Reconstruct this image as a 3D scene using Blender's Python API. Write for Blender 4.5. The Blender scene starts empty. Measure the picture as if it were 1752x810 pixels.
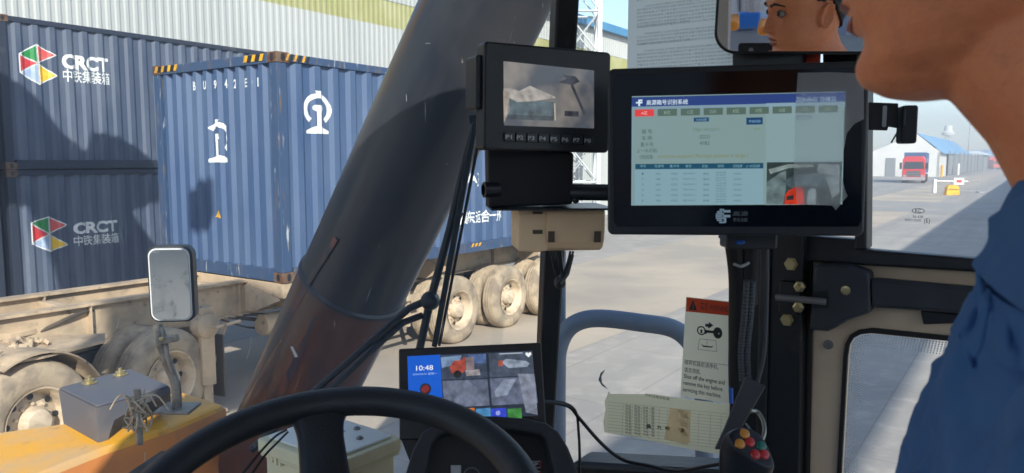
import bpy, bmesh, math, random
from mathutils import Vector, Matrix, noise
R = math.radians
random.seed(7)
C = bpy.context.scene.collection
V = Vector
H = 2.75                                    # eye height of the photographer in the cab
# ------------------------------------------------------------------ camera, sky, sun, exposure
cam_d = bpy.data.cameras.new('camera'); cam = bpy.data.objects.new('camera', cam_d); C.objects.link(cam)
cam.location = (0, 0, H); PITCH = R(5.71)
cam.rotation_euler = (R(90) - PITCH, 0, 0)
cam_d.sensor_width = 36; cam_d.lens = 36 * 1300 / 1752
cam_d.clip_start = 0.01; cam_d.clip_end = 3000
cam_d.dof.use_dof = True; cam_d.dof.focus_distance = 2.2; cam_d.dof.aperture_fstop = 13.0
bpy.context.scene.camera = cam
SUN_EL = R(30); SH = V((0.2, -0.98, 0)).normalized()          # horizontal direction to the sun
SUN = V((SH.x * math.cos(SUN_EL), SH.y * math.cos(SUN_EL), math.sin(SUN_EL)))
world = bpy.data.worlds.new('World'); bpy.context.scene.world = world
world.use_nodes = True
nt = world.node_tree; nt.nodes.clear()
wo = nt.nodes.new('ShaderNodeOutputWorld'); bg = nt.nodes.new('ShaderNodeBackground'); sk = nt.nodes.new('ShaderNodeTexSky')
sk.sky_type = 'NISHITA'; sk.sun_disc = False; sk.sun_elevation = SUN_EL
sk.sun_rotation = math.atan2(SH.x, SH.y)
sk.air_density = 1.0; sk.dust_density = 0.7; sk.ozone_density = 1.5
bg.inputs[1].default_value = 0.13
nt.links.new(sk.outputs[0], bg.inputs[0]); nt.links.new(bg.outputs[0], wo.inputs[0])
sl = bpy.data.lights.new('sun', 'SUN'); sl.energy = 4.0; sl.angle = R(0.53); sl.color = (1.0, 0.93, 0.84)
so = bpy.data.objects.new('sun', sl); C.objects.link(so); so.location = SUN * 50
so.rotation_euler = SUN.to_track_quat('Z', 'Y').to_euler()
sc = bpy.context.scene
sc.view_settings.view_transform = 'Standard'; sc.view_settings.look = 'None'
sc.view_settings.gamma = 1; sc.view_settings.exposure = 1.0
sc.render.engine = 'CYCLES'
sc.cycles.max_bounces = 8; sc.cycles.transparent_max_bounces = 16
sc.cycles.use_denoising = True; sc.cycles.caustics_reflective = False; sc.cycles.caustics_refractive = False
sc.cycles.sample_clamp_indirect = 4.0

# ------------------------------------------------------------------ layout helpers (a pixel of the survey photo -> a point at a real distance)
fw = V((0, math.cos(PITCH), -math.sin(PITCH))); up_ = V((0, math.sin(PITCH), math.cos(PITCH)))
O = V((0, 0, H))
def ray(px, py): return fw * 1300 + V((1, 0, 0)) * (px - 876) + up_ * (405 - py)
def P(px, py, Y):
    d = ray(px, py); return O + d * (Y / d.y)
def G(px, py, z=0.0):
    d = ray(px, py); return O + d * ((z - H) / d.z)
class F:                                      # an orthonormal frame: ex right, ey up, ez out of the face
    def __init__(s, o, ex, ey):
        s.o = V(o); s.ex = V(ex).normalized(); ey = V(ey); s.ey = (ey - s.ex * ey.dot(s.ex)).normalized(); s.ez = s.ex.cross(s.ey)
    def p(s, u, v, w=0.0): return s.o + s.ex * u + s.ey * v + s.ez * w
    def px(s, x, y, w=0.0):
        d = ray(x, y); o = s.o + s.ez * w; t = (o - O).dot(s.ez) / d.dot(s.ez); q = O + d * t - s.o
        return (q.dot(s.ex), q.dot(s.ey))
    def pts(s, l): return [s.px(*a) for a in l]
def frame3(tl, tr, bl): return F(tl, V(tr) - V(tl), V(tl) - V(bl))
TH = R(34.5)
D = V((math.sin(TH), math.cos(TH), 0)); N = V((-math.cos(TH), math.sin(TH), 0)); Z = V((0, 0, 1))
C0 = V((-2.59, 8.5, 0))                       # near corner of the loaded container
def TN(t, n, z=0.0): return C0 + D * t + N * n + Z * z
FDN = lambda t, n, z=0: F(TN(t, n, z), D, Z)   # a face looking at the machine (ez = D x Z = -N)

# ------------------------------------------------------------------ materials
MATS = {}
def lin(r, g, b):
    f = lambda c: ((c / 255 + .055) / 1.055) ** 2.4 if c > 10 else c / 255 / 12.92
    return (f(r), f(g), f(b))
def mat(name, col=(.5, .5, .5), rough=.6, metal=0, col2=None, scale=3, thr=(.45, .65), emit=0, bump=0, bscale=40, coat=0, spec=.5,
        col3=None, scale3=30, thr3=(.6, .68), stretch=None, sss=0, rvar=0):
    if name in MATS: return MATS[name]
    m = bpy.data.materials.new(name); m.use_nodes = True; n = m.node_tree; b = n.nodes['Principled BSDF']
    b.inputs['Roughness'].default_value = rough; b.inputs['Metallic'].default_value = metal
    b.inputs['Base Color'].default_value = (*col, 1); b.inputs['Coat Weight'].default_value = coat
    b.inputs['Specular IOR Level'].default_value = spec
    tc = n.nodes.new('ShaderNodeTexCoord'); mp = n.nodes.new('ShaderNodeMapping'); n.links.new(tc.outputs['Object'], mp.inputs[0])
    if stretch: mp.inputs['Scale'].default_value = stretch
    def mixn(prev, c2, sc_, th, det=6):
        nz = n.nodes.new('ShaderNodeTexNoise'); nz.inputs['Scale'].default_value = sc_; nz.inputs['Detail'].default_value = det; nz.inputs['Roughness'].default_value = .6
        n.links.new(mp.outputs[0], nz.inputs[0])
        mr = n.nodes.new('ShaderNodeMapRange'); mr.inputs[1].default_value = th[0]; mr.inputs[2].default_value = th[1]
        n.links.new(nz.outputs[0], mr.inputs[0])
        mx = n.nodes.new('ShaderNodeMix'); mx.data_type = 'RGBA'; n.links.new(mr.outputs[0], mx.inputs[0])
        if prev is None: mx.inputs[6].default_value = (*col, 1)
        else: n.links.new(prev, mx.inputs[6])
        mx.inputs[7].default_value = (*c2, 1)
        return mx.outputs[2], mr.outputs[0]
    cur = None
    if col2: cur, f0 = mixn(None, col2, scale, thr)
    if col3: cur, f1 = mixn(cur, col3, scale3, thr3, 8)
    if cur: n.links.new(cur, b.inputs['Base Color'])
    if rvar and col2:
        mr = n.nodes.new('ShaderNodeMapRange'); mr.inputs[3].default_value = rough; mr.inputs[4].default_value = min(1, rough + rvar)
        n.links.new(f0, mr.inputs[0]); n.links.new(mr.outputs[0], b.inputs['Roughness'])
    if emit:
        b.inputs['Emission Color'].default_value = (*col, 1); b.inputs['Emission Strength'].default_value = emit
        b.inputs['Base Color'].default_value = (0.01, 0.01, 0.01, 1)
    if sss: b.inputs['Subsurface Weight'].default_value = sss; b.inputs['Subsurface Radius'].default_value = (.9, .4, .25); b.inputs['Subsurface Scale'].default_value = .01
    if bump:
        nz = n.nodes.new('ShaderNodeTexNoise'); nz.inputs['Scale'].default_value = bscale; nz.inputs['Detail'].default_value = 5
        n.links.new(mp.outputs[0], nz.inputs[0]); bp = n.nodes.new('ShaderNodeBump'); bp.inputs['Strength'].default_value = bump; bp.inputs['Distance'].default_value = .01
        n.links.new(nz.outputs[0], bp.inputs['Height']); n.links.new(bp.outputs[0], b.inputs['Normal'])
    MATS[name] = m; return m
def clearmat(name, tint):
    m = bpy.data.materials.new(name); m.use_nodes = True; n = m.node_tree; n.nodes.clear()
    out = n.nodes.new('ShaderNodeOutputMaterial'); t = n.nodes.new('ShaderNodeBsdfTransparent'); t.inputs[0].default_value = (*tint, 1)
    n.links.new(t.outputs[0], out.inputs[0]); return m
def papermat(name, col, k=.5):
    m = mat(name, col, .85, col2=tuple(c * .9 for c in col), scale=6); n = m.node_tree; b = n.nodes['Principled BSDF']; out = n.nodes['Material Output']
    t = n.nodes.new('ShaderNodeBsdfTranslucent'); t.inputs[0].default_value = (*col, 1); mx = n.nodes.new('ShaderNodeMixShader'); mx.inputs[0].default_value = k
    n.links.new(b.outputs[0], mx.inputs[1]); n.links.new(t.outputs[0], mx.inputs[2]); n.links.new(mx.outputs[0], out.inputs[0]); return m
def glassmat(name, dust=.05, col=(.75, .78, .8), gl=.05, rough=.02, tint=(1, 1, 1), dvar=True, sc_=2.5):
    if name in MATS: return MATS[name]
    m = bpy.data.materials.new(name); m.use_nodes = True; n = m.node_tree; n.nodes.clear()
    out = n.nodes.new('ShaderNodeOutputMaterial'); t = n.nodes.new('ShaderNodeBsdfTransparent'); t.inputs[0].default_value = (*tint, 1)
    g = n.nodes.new('ShaderNodeBsdfGlossy'); g.inputs['Roughness'].default_value = rough
    df = n.nodes.new('ShaderNodeBsdfTranslucent'); df.inputs[0].default_value = (*col, 1); dd = n.nodes.new('ShaderNodeBsdfDiffuse'); dd.inputs[0].default_value = (*col, 1)
    ad = n.nodes.new('ShaderNodeMixShader'); n.links.new(df.outputs[0], ad.inputs[1]); n.links.new(dd.outputs[0], ad.inputs[2])
    m1 = n.nodes.new('ShaderNodeMixShader'); fr = n.nodes.new('ShaderNodeFresnel'); fr.inputs[0].default_value = 1.35
    n.links.new(fr.outputs[0], m1.inputs[0])
    if gl == 0: m1.inputs[0].default_value = 0; n.links.remove(m1.inputs[0].links[0])
    n.links.new(t.outputs[0], m1.inputs[1]); n.links.new(g.outputs[0], m1.inputs[2])
    m2 = n.nodes.new('ShaderNodeMixShader'); m2.inputs[0].default_value = dust
    if dvar:
        tc = n.nodes.new('ShaderNodeTexCoord'); nz = n.nodes.new('ShaderNodeTexNoise'); nz.inputs['Scale'].default_value = sc_; nz.inputs['Detail'].default_value = 9; nz.inputs['Roughness'].default_value = .7
        n.links.new(tc.outputs['Object'], nz.inputs[0]); mr = n.nodes.new('ShaderNodeMapRange')
        mr.inputs[1].default_value = .3; mr.inputs[2].default_value = .75; mr.inputs[3].default_value = dust * .4; mr.inputs[4].default_value = dust * 1.9
        n.links.new(nz.outputs[0], mr.inputs[0]); n.links.new(mr.outputs[0], m2.inputs[0])
    n.links.new(m1.outputs[0], m2.inputs[1]); n.links.new(ad.outputs[0], m2.inputs[2]); n.links.new(m2.outputs[0], out.inputs[0])
    MATS[name] = m; return m

# ------------------------------------------------------------------ mesh collector
_TX = {}
def text_mesh(s, bold=0.0):
    k = (s, bold)
    if k not in _TX:
        cu = bpy.data.curves.new('t', 'FONT'); cu.body = s; cu.size = 1; cu.offset = bold; cu.resolution_u = 3
        ob = bpy.data.objects.new('t', cu); C.objects.link(ob)
        dg = bpy.context.evaluated_depsgraph_get(); me = bpy.data.meshes.new_from_object(ob.evaluated_get(dg))
        vs = [v.co.to_2d() for v in me.vertices]; fs = [tuple(p.vertices) for p in me.polygons]
        bpy.data.objects.remove(ob); bpy.data.curves.remove(cu); bpy.data.meshes.remove(me)
        x0 = min([v.x for v in vs] or [0]); x1 = max([v.x for v in vs] or [1]); y0 = min([v.y for v in vs] or [0]); y1 = max([v.y for v in vs] or [1])
        _TX[k] = (vs, fs, x0, y0, x1, y1)
    return _TX[k]
EACH = {'downpipe', 'fence_post', 'post', 'pillar_bolt', 'slot', 'lug_nut', 'corner_casting', 'striker_bolt', 'landing_leg', 'cable', 'rib', 'crossmember', 'outrigger', 'leg_brace', 'latch', 'foot', 'lens', 'link_rod', 'wheel', 'hydraulic_pipe', 'blade_clip', 'cable_tie', 'chassis_rail', 'casting_hole'}
class MB:
    def __init__(s): s.v = []; s.f = []; s.m = []; s.mats = []
    def mi(s, m):
        if m not in s.mats: s.mats.append(m)
        return s.mats.index(m)
    def add(s, vs, fs, m):
        o = len(s.v); s.v += [V(a) for a in vs]; i = s.mi(m)
        for f in fs: s.f.append(tuple(o + k for k in f)); s.m.append(i)
        return s
    def quad(s, a, b, c, d, m): return s.add([a, b, c, d], [(0, 1, 2, 3)], m)
    def poly(s, fr, pts, m, w=0.0):
        return s.add([fr.p(u, v, w) for u, v in pts], [tuple(range(len(pts)))], m)
    def prism(s, fr, pts, w0, w1, m):
        n = len(pts); a = sum(pts[i][0] * pts[(i + 1) % n][1] - pts[(i + 1) % n][0] * pts[i][1] for i in range(n))
        if a < 0: pts = pts[::-1]
        vs = [fr.p(u, v, w0) for u, v in pts] + [fr.p(u, v, w1) for u, v in pts]
        fs = [tuple(range(n))[::-1], tuple(range(n, 2 * n))] + [(i, (i + 1) % n, n + (i + 1) % n, n + i) for i in range(n)]
        return s.add(vs, fs, m)
    def box(s, fr, u0, u1, v0, v1, w0, w1, m): return s.prism(fr, [(u0, v0), (u1, v0), (u1, v1), (u0, v1)], w0, w1, m)
    def rbox(s, fr, u0, u1, v0, v1, w0, w1, r, m, k=5): return s.prism(fr, rrect(u0, u1, v0, v1, r, k), w0, w1, m)
    def tube(s, pts, r, m, k=8, caps=True):
        pts = [V(p) for p in pts]; n = len(pts); rr = r if isinstance(r, (list, tuple)) else [r] * n
        vs = []; nrm = None
        for i, p in enumerate(pts):
            t = ((pts[min(i + 1, n - 1)] - p).normalized() + (p - pts[max(i - 1, 0)]).normalized()).normalized()
            if nrm is None: nrm = t.orthogonal().normalized()
            nrm = (nrm - t * nrm.dot(t)).normalized(); b = t.cross(nrm)
            for j in range(k):
                a = 2 * math.pi * j / k; vs.append(p + (nrm * math.cos(a) + b * math.sin(a)) * rr[i])
        fs = [(i * k + j, i * k + (j + 1) % k, (i + 1) * k + (j + 1) % k, (i + 1) * k + j) for i in range(n - 1) for j in range(k)]
        if caps: fs += [tuple(range(k))[::-1], tuple((n - 1) * k + j for j in range(k))]
        return s.add(vs, fs, m)
    def bar(s, a, b, w, h, m, up=Z):
        a, b = V(a), V(b); t = (b - a).normalized(); x = t.cross(V(up)).normalized(); y = x.cross(t)
        vs = [q + x * (sx * w / 2) + y * (sy * h / 2) for q in (a, b) for sx, sy in ((-1, -1), (1, -1), (1, 1), (-1, 1))]
        return s.add(vs, [(3, 2, 1, 0), (4, 5, 6, 7), (0, 1, 5, 4), (1, 2, 6, 5), (2, 3, 7, 6), (3, 0, 4, 7)], m)
    def lathe(s, o, ax, prof, m, k=32, a0=0, a1=2 * math.pi):
        o = V(o); ax = V(ax).normalized(); x = ax.orthogonal().normalized() if abs(ax.z) > .9 else Z.cross(ax).normalized(); y = ax.cross(x)
        full = abs(a1 - a0 - 2 * math.pi) < 1e-6; kk = k if full else k + 1; n = len(prof); vs = []
        for j in range(kk):
            a = a0 + (a1 - a0) * j / k
            for r, h in prof: vs.append(o + ax * h + (x * math.cos(a) + y * math.sin(a)) * r)
        fs = []
        for j in range(k):
            j2 = (j + 1) % kk
            for i in range(n - 1): fs.append((j * n + i, j2 * n + i, j2 * n + i + 1, j * n + i + 1))
        return s.add(vs, fs, m)
    def disc(s, fr, u, v, r, m, w=0.0, k=20, ry=None, a0=0, a1=2 * math.pi):
        return s.poly(fr, [(u + r * math.cos(a0 + (a1 - a0) * i / k), v + (ry or r) * math.sin(a0 + (a1 - a0) * i / k)) for i in range(k)], m, w)
    def ball(s, o, r, m, k=12, sx=1, sy=1, sz=1):
        o = V(o); vs = []; fs = []
        for i in range(k + 1):
            th = math.pi * i / k
            for j in range(2 * k):
                ph = math.pi * j / k; vs.append(o + V((math.sin(th) * math.cos(ph) * r * sx, math.sin(th) * math.sin(ph) * r * sy, math.cos(th) * r * sz)))
        for i in range(k):
            for j in range(2 * k): fs.append((i * 2 * k + j, (i + 1) * 2 * k + j, (i + 1) * 2 * k + (j + 1) % (2 * k), i * 2 * k + (j + 1) % (2 * k)))
        return s.add(vs, fs, m)
    def text(s, fr, txt, u0, v0, u1, v1, m, w=0.0, bold=0.0, keep=False):
        vs, fs, x0, y0, x1, y1 = text_mesh(txt, bold)
        if not fs: return s
        su = (u1 - u0) / (x1 - x0); sv = (v1 - v0) / (y1 - y0)
        if keep: su = sv = min(su, sv)
        return s.add([fr.p(u0 + (a.x - x0) * su, v0 + (a.y - y0) * sv, w) for a in vs], fs, m)
    def tpx(s, fr, txt, x0, y0, x1, y1, m, w=0.0, bold=0.0):   # text inside a picture box, on the frame's plane
        xm, ym = (x0 + x1) / 2, (y0 + y1) / 2; return s.text(fr, txt, fr.px(x0, ym, w)[0], fr.px(xm, y1, w)[1], fr.px(x1, ym, w)[0], fr.px(xm, y0, w)[1], m, w, bold)
    def ppx(s, fr, l, m, w=0.0): return s.poly(fr, [fr.px(x, y, w) for x, y in l], m, w)
    def build(s, name, parent=None, bevel=0, smooth=False, seg=2, **kw):
        if parent is not None and name in EACH:             # countable pieces: one object per connected piece
            p = list(range(len(s.v)))
            def fd(a):
                while p[a] != a: p[a] = p[p[a]]; a = p[a]
                return a
            for f in s.f:
                for a in f[1:]: p[fd(a)] = fd(f[0])
            gr = {}
            for f, m in zip(s.f, s.m): gr.setdefault(fd(f[0]), []).append((f, m))
            if len(gr) > 1:
                for fl in gr.values():
                    q = MB(); ix = {}
                    for f, m in fl:
                        for a in f:
                            if a not in ix: ix[a] = len(ix); q.v.append(s.v[a])
                        q.f.append(tuple(ix[a] for a in f)); q.m.append(q.mi(s.mats[m]))
                    q.build_one(name, parent, bevel, smooth, seg, **kw)
                return None
        return s.build_one(name, parent, bevel, smooth, seg, **kw)
    def build_one(s, name, parent=None, bevel=0, smooth=False, seg=2, **kw):
        me = bpy.data.meshes.new(name); off = V((0, 0, 0)); q = parent
        while q is not None: off += q.location; q = q.parent
        if parent is None:
            if kw.get('loc') is not None: off = V(kw['loc'])
            elif s.v: off = sum(s.v, V((0, 0, 0))) / len(s.v); off.z = min(a.z for a in s.v)
        me.from_pydata([a - off for a in s.v], [], s.f); me.update()
        for m in s.mats: me.materials.append(m)
        me.polygons.foreach_set('material_index', s.m)
        if smooth: me.shade_smooth() if smooth is True else me.shade_smooth()
        o = bpy.data.objects.new(name, me); C.objects.link(o)
        if parent is None: o.location = off
        else: o.parent = parent
        if smooth == 'auto':
            b = bmesh.new(); b.from_mesh(me)
            for e in b.edges:
                if len(e.link_faces) == 2 and e.calc_face_angle(0) > R(38): e.smooth = False
            b.to_mesh(me); b.free()
        if bevel:
            bm_ = o.modifiers.new('bevel', 'BEVEL'); bm_.width = bevel; bm_.segments = seg; bm_.limit_method = 'ANGLE'; bm_.angle_limit = R(35)
        if kw.get('label'): tag(o, kw['label'], kw.get('cat'), kw.get('group'), kw.get('kind'))
        elif kw.get('kind'): o['kind'] = kw['kind']
        return o
def rrect(u0, u1, v0, v1, r, k=5):
    l = []
    for cx, cy, a in ((u1 - r, v0 + r, -90), (u1 - r, v1 - r, 0), (u0 + r, v1 - r, 90), (u0 + r, v0 + r, 180)):
        for i in range(k + 1):
            t = R(a + 90 * i / k); l.append((cx + r * math.cos(t), cy + r * math.sin(t)))
    return l
def tag(o, label=None, cat=None, group=None, kind=None):
    if label: o['label'] = label
    if cat: o['category'] = cat
    if group: o['group'] = group
    if kind: o['kind'] = kind
    return o
def thing(name, label, cat, loc, group=None):
    o = bpy.data.objects.new(name, None); C.objects.link(o); o.location = V(loc); o.empty_display_size = .1
    return tag(o, label, cat, group)
def smooth_path(pts, n=6):
    pts = [V(p) for p in pts]; out = []
    for i in range(len(pts) - 1):
        p0 = pts[max(i - 1, 0)]; p1 = pts[i]; p2 = pts[i + 1]; p3 = pts[min(i + 2, len(pts) - 1)]
        for k in range(n):
            t = k / n
            out.append(.5 * ((2 * p1) + (p2 - p0) * t + (2 * p0 - 5 * p1 + 4 * p2 - p3) * t * t + (3 * p1 - p0 - 3 * p2 + p3) * t ** 3))
    out.append(pts[-1]); return out

# common materials
M_black = mat('black_plastic', lin(22, 26, 30), .42, col2=lin(38, 42, 46), scale=9, bump=.05, bscale=400)
M_matte = mat('black_matte', lin(16, 18, 20), .65)
M_steelblk = mat('black_painted_steel', lin(20, 23, 26), .4, col2=lin(52, 52, 50), scale=14, thr=(.6, .78), bump=.08, bscale=60)
M_rubber = mat('rubber', lin(22, 22, 23), .75)
M_bolt = mat('zinc_bolt', lin(190, 175, 130), .35, .8)
M_wirem = mat('steel_grey', lin(130, 130, 128), .45, .6)
# ================================================================== THE SETTING
def tracks(m):                                 # long rubbed wheel tracks that run down the yard
    n = m.node_tree; b = n.nodes['Principled BSDF']; cur = b.inputs['Base Color'].links[0].from_socket
    tc = n.nodes.new('ShaderNodeTexCoord'); m1 = n.nodes.new('ShaderNodeMapping'); m1.inputs['Rotation'].default_value = (0, 0, -math.atan2(D.y, D.x)); n.links.new(tc.outputs['Object'], m1.inputs[0])
    m2 = n.nodes.new('ShaderNodeMapping'); m2.inputs['Scale'].default_value = (.03, 1.1, 1); n.links.new(m1.outputs[0], m2.inputs[0])
    nz = n.nodes.new('ShaderNodeTexNoise'); nz.inputs['Scale'].default_value = 1; nz.inputs['Detail'].default_value = 7; n.links.new(m2.outputs[0], nz.inputs[0])
    mr = n.nodes.new('ShaderNodeMapRange'); mr.inputs[1].default_value = .48; mr.inputs[2].default_value = .7; mr.inputs[4].default_value = .55; n.links.new(nz.outputs[0], mr.inputs[0])
    mx = n.nodes.new('ShaderNodeMix'); mx.data_type = 'RGBA'; n.links.new(mr.outputs[0], mx.inputs[0]); n.links.new(cur, mx.inputs[6]); mx.inputs[7].default_value = (*lin(128, 124, 120), 1)
    br = n.nodes.new('ShaderNodeTexBrick'); br.inputs['Scale'].default_value = .2; br.inputs['Mortar Size'].default_value = .002; br.offset = 0; br.inputs['Color1'].default_value = br.inputs['Color2'].default_value = (1, 1, 1, 1); br.inputs['Mortar'].default_value = (.8, .8, .8, 1)
    n.links.new(m1.outputs[0], br.inputs[0]); mm = n.nodes.new('ShaderNodeMix'); mm.data_type = 'RGBA'; mm.blend_type = 'MULTIPLY'; mm.inputs[0].default_value = 1; n.links.new(mx.outputs[2], mm.inputs[6]); n.links.new(br.outputs[0], mm.inputs[7]); n.links.new(mm.outputs[2], b.inputs['Base Color'])
def ground():
    m = mat('concrete', lin(160, 155, 146), .8, col2=lin(141, 137, 131), scale=.35, thr=(.4, .65), col3=lin(176, 168, 157), scale3=3, thr3=(.5, .75), bump=.25, bscale=6); tracks(m)
    mb = MB(); s = 1500
    mb.quad((-s, -s, 0), (s, -s, 0), (s, s, 0), (-s, s, 0), m); mb.build('ground', kind='structure', loc=(0, 0, 0))
    # long worn wheel lanes and a darker strip of patched paving crossing the yard
    m2 = mat('patched_concrete', lin(142, 140, 136), .78, col2=lin(158, 152, 144), scale=.5, bump=.2, bscale=8)
    m3 = mat('dusty_lane', lin(180, 167, 148), .85, col2=lin(158, 149, 136), scale=.25, thr=(.42, .6), stretch=(1, 1, 1))
    def strip(name, t0, t1, n0, n1, z, m, wob=0):
        mb = MB(); k = 60; vs = []
        for i in range(k + 1):
            t = t0 + (t1 - t0) * i / k
            for nn, ph in ((n0, 0), (n1, 5)): vs.append(TN(t, nn + wob * noise.noise((t * .21, ph, 3)), z))
        mb.add(vs, [(2 * i, 2 * i + 2, 2 * i + 3, 2 * i + 1) for i in range(k)], m); mb.build(name, kind='structure')
    strip('path', -20, 240, -1.6, 3.0, .004, m3, .35)
    a, b, c, d = G(1492, 343), G(1760, 352), G(1760, 372), G(1480, 362)
    mb = MB(); ex = (b - a).normalized(); mb.quad(a - ex * 70 + Z * .009, d - ex * 70 + Z * .009, c + ex * 20 + Z * .009, b + ex * 20 + Z * .009, m2); mb.build('road', kind='structure')
ground()

def prof_fn(pitch, depth):
    a = pitch * .30; s = pitch * .18
    def f(u):
        x = u % pitch
        if x < a: return 0
        if x < a + s: return -depth * (x - a) / s
        if x < 2 * a + s + pitch * .04: return -depth
        if x < 2 * a + 2 * s + pitch * .04: return -depth * (1 - (x - 2 * a - s - pitch * .04) / s)
        return 0
    br = [0, a, a + s, 2 * a + s + pitch * .04, 2 * a + 2 * s + pitch * .04]
    return f, br
def corr(mb, fr, u0, u1, v0, v1, pitch, depth, m, w=0.0):
    f, br = prof_fn(pitch, depth); us = [u0, u1]; k = int(u0 // pitch)
    while k * pitch < u1:
        us += [k * pitch + b for b in br if u0 < k * pitch + b < u1]; k += 1
    us = sorted(set(round(x, 5) for x in us)); vs = []
    for u in us: vs += [fr.p(u, v0, w + f(u)), fr.p(u, v1, w + f(u))]
    mb.add(vs, [(2 * i, 2 * i + 2, 2 * i + 3, 2 * i + 1) for i in range(len(us) - 1)], m)
def drape(mb, fr, vs, fs, m, pitch, depth, w=0.0, lift=.004):
    """cut flat lettering along the folds of the sheet and lay it on the sheet like paint"""
    f, br = prof_fn(pitch, depth); b = bmesh.new(); bv = [b.verts.new((x, y, 0)) for x, y in vs]
    for q in fs:
        try: b.faces.new([bv[i] for i in q])
        except ValueError: pass
    u0 = min(x for x, y in vs); u1 = max(x for x, y in vs); k = int(u0 // pitch)
    while k * pitch < u1:
        for c in br:
            u = k * pitch + c
            if u0 < u < u1: bmesh.ops.bisect_plane(b, geom=b.verts[:] + b.edges[:] + b.faces[:], plane_co=(u, 0, 0), plane_no=(1, 0, 0), dist=1e-6)
        k += 1
    b.verts.ensure_lookup_table(); b.verts.index_update()
    mb.add([fr.p(v.co.x, v.co.y, w + f(v.co.x) + lift) for v in b.verts], [tuple(v.index for v in q.verts) for q in b.faces], m); b.free()
def drape_text(mb, fr, txt, u0, v0, u1, v1, m, pitch, depth, w=0.0, bold=0.0, lift=.004):
    vs, fs, x0, y0, x1, y1 = text_mesh(txt, bold)
    if fs: drape(mb, fr, [(u0 + (a.x - x0) * (u1 - u0) / (x1 - x0), v0 + (a.y - y0) * (v1 - v0) / (y1 - y0)) for a in vs], fs, m, pitch, depth, w, lift)

# ---- the long white warehouse behind the containers
def warehouse():
    mw = mat('white_cladding', lin(178, 181, 177), .55, col2=lin(164, 169, 166), scale=.4, thr=(.4, .7), stretch=(1, 1, .25))
    mo = mat('olive_skylight_strip', lin(150, 150, 92), .5, col2=lin(166, 166, 120), scale=.5)
    mblue = mat('blue_roof_trim', lin(58, 120, 160), .5, col2=lin(80, 140, 175), scale=.8)
    mr = mat('pale_blue_roof', lin(150, 185, 210), .45, col2=lin(170, 200, 218), scale=.3)
    n0 = (18 - 7.03)
    w = thing('warehouse', 'long white ribbed warehouse with olive strip, behind the stacked containers', 'warehouse', TN(10, n0))
    fr = FDN(-40, n0)
    mb = MB()
    for z0, z1, mm in ((0, 7.15, mw), (8.0, 9.4, mw)): corr(mb, fr, 0, 98, z0, z1, .22, .018, mm)
    mb.build('wall', w)
    mb = MB(); corr(mb, fr, 0, 98, 7.15, 8.0, .22, .018, mo, -.02); mb.build('skylight_strip', w)
    mb = MB(); f2 = F(TN(58, n0), N, Z)
    mb.poly(f2, [(0, 0), (40, 0), (40, 9.4), (20, 13), (0, 9.4)], mw); mb.build('gable', w)
    mb = MB(); mb.quad(TN(-40, n0 - .3, 9.42), TN(58.3, n0 - .3, 9.42), TN(58.3, n0 + 20, 13.2), TN(-40, n0 + 20, 13.2), mr); mb.build('roof', w)
    mb = MB(); mb.box(fr, 0, 98.3, 9.05, 9.42, .03, .3, mblue); mb.build('gutter', w)
    mb = MB()
    for u in (33.2, 60): mb.box(fr, u, u + .12, 0, 9.05, .02, .16, mw)
    mb.build('downpipe', w)
warehouse()

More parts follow.
